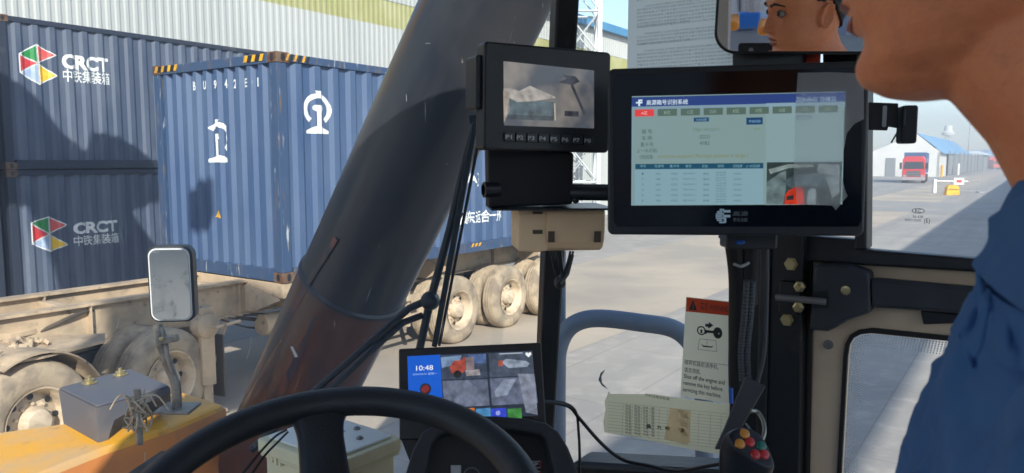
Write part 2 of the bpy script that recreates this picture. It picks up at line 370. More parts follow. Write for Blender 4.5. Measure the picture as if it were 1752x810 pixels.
# ---- far buildings seen past the driver
def far():
    mwall = mat('far_white_wall', lin(214, 214, 208), .7, col2=lin(200, 200, 196), scale=.2)
    mroof = mat('far_blue_roof', lin(96, 150, 190), .5, col2=lin(120, 168, 200), scale=.15)
    mgrey = mat('far_grey_cladding', lin(128, 132, 132), .7, col2=lin(108, 112, 114), scale=.6, stretch=(1, 1, .1))
    # gable warehouse: its end faces the yard
    Y0 = 128; a = G(1606, 275 + H * 1300 / Y0); a.z = 0
    hE = (297 - 255) * Y0 / 1300; hR = (297 - 222) * Y0 / 1300
    fr = F(a, -N, Z)                 # ex to the right along the gable
    wd = 2 * 34 * Y0 / 1300 / .95
    t = thing('gable_warehouse', 'white warehouse with gable end and blue roof, behind the red truck', 'warehouse', a)
    mb = MB(); mb.poly(fr, [(-wd * 1.7, 0), (0, 0), (0, hE), (-wd / 2 * 1.05, hR), (-wd * 1.7, hE * .9)], mwall)
    mb.box(F(a, D, Z), 0, 70, 0, hE, -.4, 0, mwall); mb.build('wall', t)
    mb = MB(); r0 = fr.p(-wd / 2 * 1.05, hR + .1); e0 = fr.p(.6, hE - .2)
    mb.quad(r0, e0, e0 + D * 70, r0 + D * 70, mroof); l0 = fr.p(-wd * 1.7, hE * .9); mb.quad(l0, r0, r0 + D * 70, l0 + D * 70, mroof); mb.build('roof', t)
    mb = MB(); mb.box(fr, -wd * 1.17, -wd * .95, 0, 3.2, .02, .1, mgrey); mb.build('door', t)
    # lean-to ramp line
    # row of grey sheds and a tall fence
    b0 = G(1607, 301); b0.z = 0
    t = thing('yard_fence', 'tall grey sheet fence running back past the gable warehouse', 'fence', b0)
    mb = MB(); mp_ = MB(); q = V((b0.x + 1.5, b0.y, 0)); d2 = (G(1688, 291) - q); d2.z = 0; Lf = d2.length; d2.normalize(); f2 = F(q, d2, Z)
    corr(mb, f2, 0, Lf, .1, 4.1, 1.2, .12, mgrey); mb.build('fence_panel', t)
    for i in range(12): mp_.box(f2, i * Lf / 11 - .12, i * Lf / 11 + .12, 0, 4.4, .02, .3, mgrey)
    mp_.build('fence_post', t)
    def shed(x0, x1, yb, yt, yr, lab, col, Y):
        s = Y / 1300; a = V(((x0 - 876) * s, Y, 0)); fr = F(a, V((1, 0, 0)), Z); w = (x1 - x0) * s; h = (yb - yt) * s; hr = (yb - yr) * s
        t = thing('shed', lab, 'shed', a); mb = MB()
        mb.prism(fr, [(0, 0), (w, 0), (w, h), (0, h)], -30, 0, mgrey if col else mwall); mb.build('wall', t)
        mb = MB(); mb.prism(fr, [(-1, h), (w + 1, h), (w * .62, hr), (w * .38, hr)], -31, 1, mroof if not col else mat('pale_roof', lin(176, 190, 200), .5)); mb.build('roof', t)
    shed(1636, 1684, 290, 264, 257, 'pale low shed rising above the grey fence, left of the other two', 1, 215)
    shed(1668, 1712, 289, 270, 262, 'blue roofed shed farthest down the yard road', 0, 300)
    shed(1706, 1790, 289, 266, 258, 'wide grey shed at the right end of the yard road', 1, 330)
    for i, (x, yb, h, Y_) in enumerate(((1652, 292, 12, 190), (1694, 290, 12, 260), (1733, 289, 11, 300))):
        s_ = Y_ / 1300; c = V(((x - 876) * s_, Y_, 0)); mst_ = mat('pole_grey', lin(150, 152, 150), .6); tt = thing('street_lamp', ('tall lamp pole in front of the grey fence', 'tall lamp pole between the fence and the orange lorry', 'lamp pole at the far end of the yard road, right of the lorries')[i], 'lamp post', c, 'lamp poles along the yard road')
        mb = MB(); mb.tube([c, c + Z * h], [.16, .09], mst_, 8); mb.build('pole', tt); mb = MB(); mb.bar(c + Z * h, c + Z * (h + .3) + V((2.2, 0, 0)), .1, .1, mst_); mb.bar(c + Z * (h + .3) + V((1.8, 0, 0)), c + Z * (h + .35) + V((2.8, 0, 0)), .3, .14, mst_); mb.build('lamp_head', tt)
    # mast with a round platform
    Y = 240; s = Y / 1300; c = V(((1616 - 876) * s, Y, 0)); mst = mat('mast_paint', lin(206, 206, 200), .6)
    t = thing('lattice_mast', 'slim pale mast with a round head rising above the far roofs', 'mast', c); mb = MB()
    for dx, dy in ((-.8, -.8), (.8, -.8), (.8, .8), (-.8, .8)): mb.tube([c + V((dx, dy, 0)), c + V((dx * .6, dy * .6, 11))], .14, mst, 5)
    for i in range(8):
        z = i * 1.35
        mb.tube([c + V((-.8, -.8, z)), c + V((.75, -.75, z + 1.3))], .08, mst, 4); mb.tube([c + V((.8, -.8, z)), c + V((-.75, -.75, z + 1.3))], .08, mst, 4)
    mb.build('mast_frame', t); mb = MB(); mb.lathe(c, Z, [(0, 10.6), (1.7, 10.6), (1.9, 11.4), (1.2, 12.0), (1.1, 13.6), (0, 13.8)], mst, 14); mb.build('platform', t)
far()

def tower():
    m = mat('galvanised_tower', lin(176, 182, 184), .5, .3)
    Y = 33; s = Y / 1300; xs = [(966 - 876) * s, (1023 - 876) * s]
    c = V((sum(xs) / 2, Y, 0)); t = thing('lattice_tower', 'pale steel lattice tower in front of the white warehouse', 'tower', c)
    w = (xs[1] - xs[0]) / 2; mb = MB(); mx = MB(); zt = 14.5; zb = 0.0
    for dx in (-w, w):
        for dy in (0, 1.4): mb.box(F(c + V((dx, dy, 0)), (1, 0, 0), Z), -.09, .09, zb, zt, -.09, .09, m)
    mb.build('leg', t)
    k = 8; st = zt / k
    for i in range(k):
        z = st * i
        for a, b in (((-w, 0), (w, 0)), ((w, 0), (-w, 0)), ((-w, 1.4), (w, 1.4)), ((w, 1.4), (-w, 1.4)), ((-w, 0), (-w, 1.4)), ((w, 0), (w, 1.4))):
            mx.tube([c + V((*a, z)), c + V((*b, z + st))], .035, m, 5)
        for a, b in (((-w, 0), (w, 0)), ((-w, 1.4), (w, 1.4)), ((-w, 0), (-w, 1.4)), ((w, 0), (w, 1.4))): mx.tube([c + V((*a, z)), c + V((*b, z))], .05, m, 5)
    mx.build('brace', t)
tower()

# ---- roofed walkway to the right of the machine, unseen and added to shade the road
def walkway():
    m = mat('shade_canopy_roof', lin(120, 130, 140), .6); mp = mat('shade_canopy_post', lin(140, 140, 136), .6)
    rr = lambda t, r, z: D * t - N * r + V((0, 0, z))
    t = thing('unseen_canopy', 'long roof on slim posts beside the yard road', 'walkway', rr(0, 9, 0)); mb = MB()
    fr = F(rr(-25, 7.4, 8.3), D, N)
    mb.box(fr, 0, 260, -1.8, 0, 0, .3, m); mb.build('roof', t); mb = MB()
    for i in range(14): mb.box(F(rr(-25 + i * 19.5, 8.3, 0), D, Z), -.15, .15, 0, 8.3, -.15, .15, mp)
    mb.build('post', t)
walkway()

# ================================================================== CONTAINERS
M_blue = mat('rail_blue_paint', lin(60, 84, 118), .5, col2=lin(80, 100, 128), scale=1.3, thr=(.4, .65), col3=lin(158, 172, 182), scale3=7, thr3=(.70, .76), stretch=(1.3, 1.3, .35), rvar=.2)
M_navy = mat('navy_container_paint', lin(66, 78, 98), .5, col2=lin(90, 100, 116), scale=1.1, thr=(.42, .62), col3=lin(140, 150, 160), scale3=6, thr3=(.71, .78), stretch=(1.2, 1.2, .4), rvar=.2)
M_rail = mat('container_rail_blue', lin(54, 76, 106), .5, col2=lin(104, 92, 80), scale=5, thr=(.56, .7), col3=lin(176, 182, 184), scale3=8, thr3=(.62, .70), stretch=(3, 3, .35))
M_nrail = mat('container_rail_navy', lin(40, 48, 62), .5, col2=lin(66, 70, 76), scale=4, thr=(.58, .7))
M_cast = mat('rusty_casting', lin(112, 92, 72), .7, .1, col2=lin(92, 60, 42), scale=9, thr=(.4, .6), bump=.3)
M_white = mat('white_marking', lin(222, 226, 222), .55, col2=lin(196, 202, 204), scale=12, thr=(.5, .75))
M_yel = mat('hazard_yellow', lin(226, 168, 36), .55, col2=lin(170, 128, 50), scale=9)
M_dkm = mat('hazard_black', lin(30, 30, 32), .6)
CP, CD = .278, .036
def container(name, label, t0, n0, z0, L, mp, mrail, group=None, ends=True, W=2.44, h=2.59):
    t = thing(name, label, 'shipping container', TN(t0 + L / 2, n0 + W / 2, z0), group)
    fs = FDN(t0, n0, z0); fe = F(TN(t0, n0 + W, z0), -N, Z)
    mb = MB(); corr(mb, fs, .12, L - .12, .16, h - .1, CP, CD, mp, -.02); mb.build('side_panel', t)
    mb = MB(); corr(mb, fe, .12, W - .12, .16, h - .1, .21, .045, mp, -.02); mb.build('end_panel', t)
    fe2 = F(TN(t0 + L, n0, z0), N, Z); mb = MB(); corr(mb, fe2, .1, W - .1, .16, h - .1, .21, .045, mp, -.02)
    mb.build('end_panel', t)
    mb = MB(); mb.box(F(TN(t0, n0, z0), D, N), .05, L - .05, .05, W - .05, h - .06, h - .04, mp); mb.build('roof', t)
    fb = F(TN(t0, n0, z0), D, N); mb = MB()
    for n in (0, W - .12):
        mb.box(fb, .17, L - .17, n + .006, n + .114, h - .1, h - .012, mrail); mb.box(fb, .17, L - .17, n + .006, n + .114, .01, .16, mrail)
    for u in (0, L - .12):
        mb.box(fb, u + .006, u + .114, .17, W - .17, h - .12, h - .012, mrail); mb.box(fb, u + .006, u + .114, .17, W - .17, .01, .16, mrail)
    for u in (0, L - .15):
        for n in (0, W - .15): mb.box(fb, u + .008, u + .142, n + .008, n + .142, .12, h - .12, mrail)
    mb.build('frame', t, bevel=.006)
    mb = MB()
    for u in (0, L - .178):
        for n in (0, W - .162):
            for z in (0, h - .118): mb.box(fb, u, u + .178, n, n + .162, z, z + .118, M_cast)
    mb.build('corner_casting', t, bevel=.008)
    mb = MB()                                                   # the oval holes in the castings
    for z in (.06, h - .06):
        mb.disc(fs, .09, z, .03, M_dkm, .0015, ry=.045); mb.disc(fe, W - .08, z, .03, M_dkm, .0015, ry=.045)
    mb.build('casting_hole', t)
    return t, fs, fe

# --- loaded blue container with the rail mark
B20, fS, fE = container('shipping_container', 'blue container with white rail emblem, loaded on the dusty trailer', 0, 0, 1.36, 6.06, M_blue, M_rail)
def rail_mark(cx, cy, s, worn=False):
    vs = []; fs = []
    def add(pl): o = len(vs); vs.extend([(cx + x * s * 1.2, cy + y * s) for x, y in pl]); fs.append(tuple(range(o, o + len(pl))))
    k = 30; a0, a1 = (R(-52), R(232)) if not worn else (R(-52), R(140)); ro, ri = .5, .35; oy = .12
    for i in range(k):
        a = a0 + (a1 - a0) * i / k; b = a0 + (a1 - a0) * (i + 1) / k
        add([(ro * .98 * math.cos(a), oy + ro * 1.08 * math.sin(a)), (ro * .98 * math.cos(b), oy + ro * 1.08 * math.sin(b)), (ri * math.cos(b), oy + ri * 1.08 * math.sin(b)), (ri * math.cos(a), oy + ri * 1.08 * math.sin(a))])
    add([(-.1, .66), (.1, .66), (.13, .74), (-.13, .74)])
    add([(-.19, .12), (-.19, .22), (-.13, .27), (.13, .27), (.19, .22), (.19, .12), (.1, .05), (-.1, .05)] if not worn else [(-.19, .0), (-.19, .27), (.10, .27), (.13, .1), (.02, .05)])
    add([(-.085, .05), (.085, .05), (.085, -.42), (-.085, -.42)]); add([(-.085, -.42), (.085, -.42), (.4, -.58), (-.4, -.58)]); add([(-.4, -.58), (.4, -.58), (.4, -.68), (-.4, -.68)])
    return vs, fs
mb = MB(); u, v = fS.px(548, 197); vs, fs = rail_mark(u, v + .02, .35); drape(mb, fS, vs, fs, M_white, CP, CD, -.02); mb.build('rail_emblem', B20)
mb = MB(); u, v = fE.px(368, 243); vs, fs = rail_mark(u, v, .36, True); drape(mb, fE, vs, fs, M_white, .21, .045, -.02); mb.build('worn_emblem', B20)
mb = MB()
for ch, x in (('B', 334), ('U', 349), ('9', 366), ('4', 382), ('2', 399), ('日', 417), ('1', 429)):
    u, v = fE.px(x, 147 - (x - 334) * .07); w_ = .027 if ch != '1' else .011
    u = min([k * .21 + o for k in range(12) for o in (.0315, .141)], key=lambda q: abs(q - u)) if x != 390 else u
    drape_text(mb, fE, ch, u - w_, v - .052, u + w_, v + .052, M_white, .21, .045, -.02, .03)
mb.build('lettering', B20)
mb = MB(); l = fE.pts([(369, 352), (362, 372), (376, 374)]); drape(mb, fE, l, [(0, 1, 2)], M_yel, .21, .045, -.02); mb.build('warning_triangle', B20)
mb = MB()
for x in range(6):
    a, b = fS.px(488 + x * 7, 98 + x), fS.px(492 + x * 7, 98.6 + x)
    mb.poly(fS, [(a[0], 2.50), (b[0], 2.50), (b[0] + .03, 2.575), (a[0] + .03, 2.575)], M_yel if x % 2 == 0 else M_dkm, .003)
for u0, n_ in ((1.86, 5), (.05, 7)):
    for x in range(n_): mb.poly(fE, [(u0 + x * .07, 2.50), (u0 + x * .07 + .06, 2.50), (u0 + x * .07 + .09, 2.575), (u0 + x * .07 + .03, 2.575)], M_yel if x % 2 == 0 else M_dkm, .003)
mb.build('hazard_marking', B20)
mb = MB()
def dtx(s, x0, y0, x1, y1, m=M_white):
    a = fS.px(x0, (y0 + y1) / 2 + (y1 - y0) / 2); b = fS.px(x1, (y0 + y1) / 2 - (y1 - y0) / 2); drape_text(mb, fS, s, a[0], min(a[1], b[1]), b[0], min(a[1], b[1]) + .2, m, CP, CD, -.02, .02)
dtx('(A)', 797, 292, 824, 320); dtx('長东运合一邢', 790, 372, 862, 386)
mb.build('lettering', B20)
mb = MB(); a = fS.px(806, 402)
for i in range(3): mb.poly(fS, [(a[0] + i * .09, .09), (a[0] + i * .09 + .05, .09), (a[0] + i * .09 + .09, .14), (a[0] + i * .09 + .04, .14)], M_yel, -.003)
mb.build('yellow_tick', B20)

# --- the stack behind
NS = 12.9 * .824 * .674 + 12.9 * .566 - 7.03
tS = (TN(0, NS) * 1); tl = None
def t_at(px, n):                               # the t on line n that shows at column px
    k = (px - 876) / 1300; a = C0 + N * n; return (k * a.y - a.x) / (D.x - k * D.y)
TL = t_at(14, NS)
def crct(tb, fr, A, Bq, Cq, Dq, E, Fq, Gq, tx, cx):
    g, r_, pk, wb, ye = [mat(n_, c, .55, col2=c2, scale=10, thr=(.5, .8)) for n_, c, c2 in (('logo_green', lin(30, 128, 60), lin(60, 140, 90)), ('logo_red', lin(190, 48, 52), lin(206, 100, 96)), ('logo_pink', lin(204, 84, 78), lin(214, 130, 120)), ('logo_pale', lin(150, 170, 200), lin(190, 200, 215)), ('logo_yellow', lin(228, 186, 40), lin(236, 210, 110)))]
    def pl(mbx, q, m, lift, sh):
        p = fr.pts(q); c = (sum(a[0] for a in p) / 3, sum(a[1] for a in p) / 3)
        p = [(c[0] + (a[0] - c[0]) * sh, c[1] + (a[1] - c[1]) * sh) for a in p]
        drape(mbx, fr, p, [(0, 1, 2)], m, CP, CD, -.02, lift)
    mb = MB()
    for q, m in (((Dq, A, Cq), g), ((A, Bq, Cq), pk), ((Dq, Cq, E), r_), ((E, Cq, Fq), wb), ((Cq, Gq, Fq), ye)):
        pl(mb, q, M_white, .004, 1.06); pl(mb, q, m, .007, .86)
    mb.build('emblem', tb); mb = MB()
    for s, (x0, y0, x1, y1), b in (('CRCT', tx, .045), ('中铁集装箱', cx, .008)):
        a = fr.px(x0, y1); c = fr.px(x1, y1); t2 = fr.px((x0 + x1) / 2, y0); b2 = fr.px((x0 + x1) / 2, y1)
        drape_text(mb, fr, s, a[0], b2[1], c[0], t2[1], M_white, CP, CD, -.02, b)
    mb.build('lettering', tb)
UP, fU, _ = container('shipping_container', 'navy container with pink and green triangle emblem, upper one of the stack', TL, NS, 2.6, 12.19, M_navy, M_nrail, 'navy containers stacked in two tiers')
LO, fL, _ = container('shipping_container', 'shaded navy container with red triangle emblem, lower one of the stack', TL, NS, 0, 12.19, M_navy, M_nrail, 'navy containers stacked in two tiers')
crct(UP, fU, (63, 76), (97, 95), (66, 108), (33, 92), (35, 124), (69, 145), (99, 130), (109, 96, 188, 121), (111, 121, 190, 143))
crct(LO, fL, (84, 371), (116, 385), (86, 401), (54, 382), (56, 418), (88, 431), (118, 419), (128, 379, 204, 399), (129, 401, 206, 419))
for z, lab in ((2.6, 'navy container cut off by the left edge of the photo, upper tier'), (0, 'dull grey container cut off by the left edge of the photo, lower tier')):
    container('shipping_container', lab, TL - 12.19 - .12, NS, z, 12.19, M_navy if z else mat('grey_container_paint', lin(116, 116, 108), .6, col2=lin(98, 98, 94), scale=2), M_nrail, 'navy containers stacked in two tiers')
# ================================================================== TRAILER AND TRACTOR
M_dust = mat('dusty_steel', lin(192, 170, 140), .9, col2=lin(156, 140, 118), scale=3, thr=(.42, .62), col3=lin(82, 74, 66), scale3=12, thr3=(.62, .72), bump=.3, bscale=30)
M_dark = mat('grimy_underside', lin(70, 64, 58), .9, col2=lin(92, 82, 70), scale=3)
M_tyre = mat('dusty_tyre', lin(170, 154, 130), .95, col2=lin(132, 120, 104), scale=5, thr=(.45, .62), bump=.4, bscale=35)
M_rim = mat('dusty_rim', lin(204, 186, 160), .85, col2=lin(166, 150, 126), scale=7)
def wheel(parent, c, ax, r=.51, w=.26):
    """c = centre of the outer face, ax = outward"""
    ax = V(ax).normalized(); mb = MB()
    for off in (0, .34):
        o = c - ax * off
        mb.lathe(o, ax, [(r * .58, -w), (r * .80, -w - .01), (r * .95, -w + .03), (r, -w + .07), (r, -.07), (r * .97, -.035), (r * .9, -.008), (r * .78, 0), (r * .62, -.01), (r * .56, -.03)], M_tyre, 40)
        for k in range(3): mb.lathe(o, ax, [(r * 1.001, -.09 - k * .045), (r * 1.012, -.10 - k * .045), (r * 1.012, -.12 - k * .045), (r * 1.001, -.13 - k * .045)], M_tyre, 40)
    ty = mb.build('tyre', parent, smooth='auto')
    mb = MB()
    mb.lathe(c, ax, [(r * .57, -.02), (r * .59, -.005), (r * .56, -.01), (r * .52, -.06), (r * .46, -.15), (r * .34, -.13), (r * .25, -.12), (r * .24, -.04), (r * .20, -.01), (r * .1, .0), (0, .0)], M_rim, 32)
    mb.build('rim', parent, smooth='auto')
    mb = MB(); fr = F(c, Z.cross(ax), Z)
    if fr.ez.dot(ax) < 0: fr = F(c, ax.cross(Z), Z)
    for k in range(8):
        a = 2 * math.pi * k / 8; mb.disc(F(c + (fr.ex * math.cos(a) + fr.ey * math.sin(a)) * r * .41 - ax * .131, fr.ex, fr.ey), 0, 0, r * .055, M_dkm, .006, 10)
    for k in range(10):
        a = 2 * math.pi * (k + .5) / 10; q = c + (fr.ex * math.cos(a) + fr.ey * math.sin(a)) * r * .3 - ax * .13; mb.tube([q, q + ax * .035], .016, M_rim, 6)
    mb.build('lug_nut', parent)
def trailer():
    t = thing('skeletal_trailer', 'long dusty tan container trailer under the blue container', 'trailer', TN(0, 1.2))
    NB = 1.22
    for n in (NB - .48, NB + .48):
        mb = MB(); fr = F(TN(-6.4, n, 0), D, Z)
        mb.box(fr, 0, 13, 1.32, 1.345, -.08, .08, M_dust); mb.box(fr, 2.4, 12.9, .93, .955, -.08, .08, M_dust); mb.box(fr, 0, 12.9, .957, 1.318, -.01, .01, M_dust)
        for u in (2.9, 4.6, 6.3, 8, 9.7, 11.4): mb.box(fr, u, u + .012, .957, 1.318, .011, .075, M_dust)
        mb.build('chassis_beam', t)
    mb = MB()
    for tt in (-6.35, -4.9, -3.4, -1.8, -.1, 1.4, 3.0, 4.4, 5.9): mb.bar(TN(tt, NB - .47, 1.2), TN(tt, NB + .47, 1.2), .1, .14, M_dust)
    for tt in (.12, 5.9): mb.bar(TN(tt, .02, 1.27), TN(tt, 2.42, 1.27), .22, .17, M_dust)
    mb.bar(TN(-6.3, .05, 1.27), TN(-6.3, 2.4, 1.27), .24, .17, M_dust)
    mb.build('crossmember', t, bevel=.006)
    mb = MB()                                               # outrigger gussets under the container corner
    for s_, n in ((1, .62), (-1, 1.82)):
        for tt in (-.05, .3, 3.0, 5.7):
            fr = F(TN(tt, n, 0), -N * s_, Z); mb.prism(fr, [(0, 1.0), (.15, 1.0), (.6, 1.17), (.6, 1.19), (0, 1.3)], -.01, .01, M_dust)
    mb.build('outrigger', t)
    mb = MB()
    for n in (.3, 2.14):                                   # landing gear
        q = TN(-.82, n, 0); f2 = F(q, D, Z); mb.box(f2, -.08, .08, .35, 1.2, -.08, .08, M_dust); mb.box(f2, -.055, .055, .07, .4, -.055, .055, M_dust); mb.box(f2, -.17, .17, .03, .07, -.14, .14, M_dust)
    mb.build('landing_leg', t, bevel=.008)
    mb = MB(); q = TN(-.82, .3, 1.0); mb.lathe(q, -N, [(0, .13), (.07, .13), (.085, .12), (.13, .10), (.15, .02), (.15, -.02)], M_dust, 20); mb.tube([q - N * .12, q - N * .22, q - N * .22 + D * .3 + Z * .02], .018, M_dust, 6); mb.build('crank_gearbox', t, smooth='auto')
    mb = MB(); mb.bar(TN(-.82, .3, .35), TN(-.25, .7, .95), .05, .05, M_dust); mb.bar(TN(-.82, .35, .5), TN(-.82, 2.1, .95), .04, .04, M_dust)
    mb.bar(TN(-.82, 2.1, .5), TN(-.25, 1.6, .95), .05, .05, M_dust); mb.build('leg_brace', t)
    for i, tt in enumerate((3.3, 4.65, 5.85)):
        wt = bpy.data.objects.new('wheel', None); C.objects.link(wt); wt.parent = t; q = TN(tt, .06, .51); wt.location = q - t.location
        wheel(wt, q, -N)
        wt = bpy.data.objects.new('wheel', None); C.objects.link(wt); wt.parent = t; q = TN(tt, 2.38, .51); wt.location = q - t.location
        wheel(wt, q, N)
        mb = MB(); mb.tube([TN(tt, .4, .51), TN(tt, 2.0, .51)], .075, M_dark, 10); mb.build('axle', t)
    mb = MB()
    for n in (.74, 1.7):
        for tt in (3.3, 4.65, 5.85):
            mb.add([TN(tt + x, n + dn, .62 + .09 * (1 - (x / .5) ** 2) * -1 + .12 + dz) for x in [-.5 + .1 * i for i in range(11)] for dn, dz in ((-.04, 0), (.04, 0), (.04, .09), (-.04, .09))],
                   [(4 * i + a, 4 * i + (a + 1) % 4, 4 * i + 4 + (a + 1) % 4, 4 * i + 4 + a) for i in range(10) for a in range(4)], M_dark)
        for tt in (2.65, 3.87, 5.12, 6.35): mb.box(F(TN(tt, n, 0), D, Z), -.06, .06, .62, .93, -.03, .03, M_dust)
    mb.build('leaf_spring', t)
    mb = MB(); fr = F(TN(6.35, .1, 0), N, Z); mb.box(fr, 0, 2.24, .48, .6, -.05, .05, M_dust); mb.box(fr, .4, .46, .6, 1.0, -.03, .03, M_dust); mb.box(fr, 1.8, 1.86, .6, 1.0, -.03, .03, M_dust); mb.build('rear_bumper', t)
    mb = MB(); mb.tube([TN(.1, .55, .80), TN(.9, .55, .80)], .13, M_dust, 16); mb.tube([TN(1.2, .5, .78), TN(2.0, .5, .78)], .13, M_dust, 16); mb.build('brake_air_tank', t, smooth='auto')
    mb = MB()
    for k in range(5): mb.tube(smooth_path([TN(-.4 + k * .1, .6, .95), TN(.3 + k * .3, .72, .72 + .05 * (k % 2)), TN(1.4 + k * .3, .75, .92)]), .012, M_dark, 6)
    mb.build('air_line', t)
    mb = MB(); fr = F(TN(.9, .1, 0), D, Z)                 # side underrun bars
    mb.box(fr, 0, 1.5, .82, .9, -.02, .02, M_dust); mb.box(fr, 0, 1.5, .55, .63, -.02, .02, M_dust); mb.box(fr, .1, .15, .45, 1.2, -.07, -.021, M_dust); mb.box(fr, 1.3, 1.35, .45, 1.2, -.07, -.021, M_dust); mb.build('side_guard', t)
trailer()
def tractor():
    w1 = V((-4.02, 6.3, .52)); a = R(24); d = V((math.sin(a), math.cos(a), 0)); n = V((-math.cos(a), math.sin(a), 0)); w2 = w1 + d * 1.38
    t = thing('truck_tractor', 'dust covered rear of a truck tractor with two axles and open fenders', 'truck', w1 + n * 1.2 - Z * .52)
    for c in (w1, w2):
        for s_, q, ax in ((0, c, -n), (1, c + n * 2.35, n)):
            wt = bpy.data.objects.new('wheel', None); C.objects.link(wt); wt.parent = t; wt.location = q - t.location
            wheel(wt, q, ax, .52, .27)
        mb = MB(); mb.tube([c + n * .4, c + n * 1.95], .09, M_dark, 10); mb.ball(c + n * 1.17, .2, M_dark, 8); mb.build('axle', t)
    for c in (w1, w2):                                       # fenders: a thin arch over each tyre
        mb = MB()
        k = 14; vs = []
        for i in range(k + 1):
            an = R(8) + R(112) * i / k if c is w1 else R(60) + R(112) * i / k
            an = R(180) - an
            for rr, nn in ((.60, -.03), (.60, .62), (.615, .62), (.615, -.03)): vs.append(c + d * (-math.cos(an) * rr * 1.0) + Z * (math.sin(an) * rr) + n * nn)
        if c is w1: mb.add(vs, [(4 * i + a_, 4 * i + (a_ + 1) % 4, 4 * i + 4 + (a_ + 1) % 4, 4 * i + 4 + a_) for i in range(k) for a_ in range(4)] + [(0, 1, 2, 3), (4 * k + 3, 4 * k + 2, 4 * k + 1, 4 * k)], M_dust); mb.build('fender', t)
    mb = MB(); f0 = F(w1 - Z * .52, d, Z)
    for nn in (.75, 1.6): mb.box(F(w1 - Z * .52 + n * nn, d, Z), -4.5, 2.3, .78, 1.04, -.04, .04, M_dust)
    for u in (-4, -2.6, -1.2, .7, 2.25): mb.bar(w1 + d * u + n * .75 + Z * .4, w1 + d * u + n * 1.6 + Z * .4, .12, .18, M_dust)
    mb.build('chassis_rail', t)
    mb = MB(); q = w1 + d * .7 + n * 1.17 + Z * .62
    mb.prism(F(q, d, n), rrect(-.62, .5, -.45, .45, .25, 5), -.02, .04, M_dust); mb.build('fifth_wheel', t, bevel=.01)
    # dusty deck plate between the fender and the second tyre, with its folded edge
    mb = MB(); fr = F(w1 + Z * .56, d, n); mb.prism(fr, [(.05, .0), (.66, .02), (.86, .28), (.62, .62), (-.5, .66), (-.3, .1)], -.012, .012, M_dust); mb.build('deck_plate', t)
    mb = MB(); fr = F(w1 + Z * .50, d, n); mb.box(fr, -2.6, -.3, .66, 1.75, 0, .03, M_dust); mb.build('catwalk', t)
    mb = MB()
    for i in range(110):
        q = w1 + Z * .60 + d * random.uniform(-.6, .35) + n * random.uniform(.3, .75); s_ = random.uniform(.008, .035)
        rt = Matrix.Rotation(random.uniform(0, 3), 3, V((random.random(), random.random(), 1)))
        vs = [q + rt @ V((x * s_ * random.uniform(.7, 1.4), y * s_ * random.uniform(.7, 1.4), z_ * s_ * random.uniform(.4, .8))) for x in (-1, 1) for y in (-1, 1) for z_ in (-1, 1)]
        mb.add(vs, [(0, 1, 3, 2), (4, 6, 7, 5), (0, 4, 5, 1), (2, 3, 7, 6), (0, 2, 6, 4), (1, 5, 7, 3)], M_dust)
    mb.build('dirt', label='crumbled tan dirt lying on the truck frame', cat='dirt', kind='stuff')
    mrb = mat('mudflap_rubber', lin(96, 88, 78), .9)
    mb = MB(); f6 = F(w2 + d * .72 + n * .02, n, Z); mb.box(f6, 0, .6, -.38, .32, -.01, .01, mrb); mb.build('mudflap', t)
    mb = MB(); mb.tube([w1 + d * .7 + n * .1 + Z * .12, w1 + d * .7 + n * .62 + Z * .12], .11, M_dust, 14); mb.build('air_tank', t, smooth='auto')
    mb = MB()
    for s_ in (.2, 1.1): mb.bar(w1 + n * .66 + d * (s_ - .5) + Z * (.28), w1 + n * .66 + d * (s_ + .4) + Z * (.28), .09, .1, M_dark)
    mb.bar(w1 + n * .7 + d * .1 + Z * .15, w1 + n * .7 + d * 1.25 + Z * .1, .08, .14, M_dust); mb.build('spring_pack', t)
    mb = MB(); mb.bar(w1 + d * 2.1 + n * .2 + Z * .35, w1 + d * 2.1 + n * 2.1 + Z * .35, .06, .16, M_dust); mb.build('tail_bar', t)
    mb = MB(); mb.tube(smooth_path([w1 + n * .8 + d * .4 + Z * .55, w1 + n * .6 + d * .9 + Z * .75, w1 + n * .9 + d * 1.5 + Z * .6, w1 + n * .8 + d * 2.2 + Z * .55]), .018, M_dark, 6); mb.build('air_hose', t)
tractor()

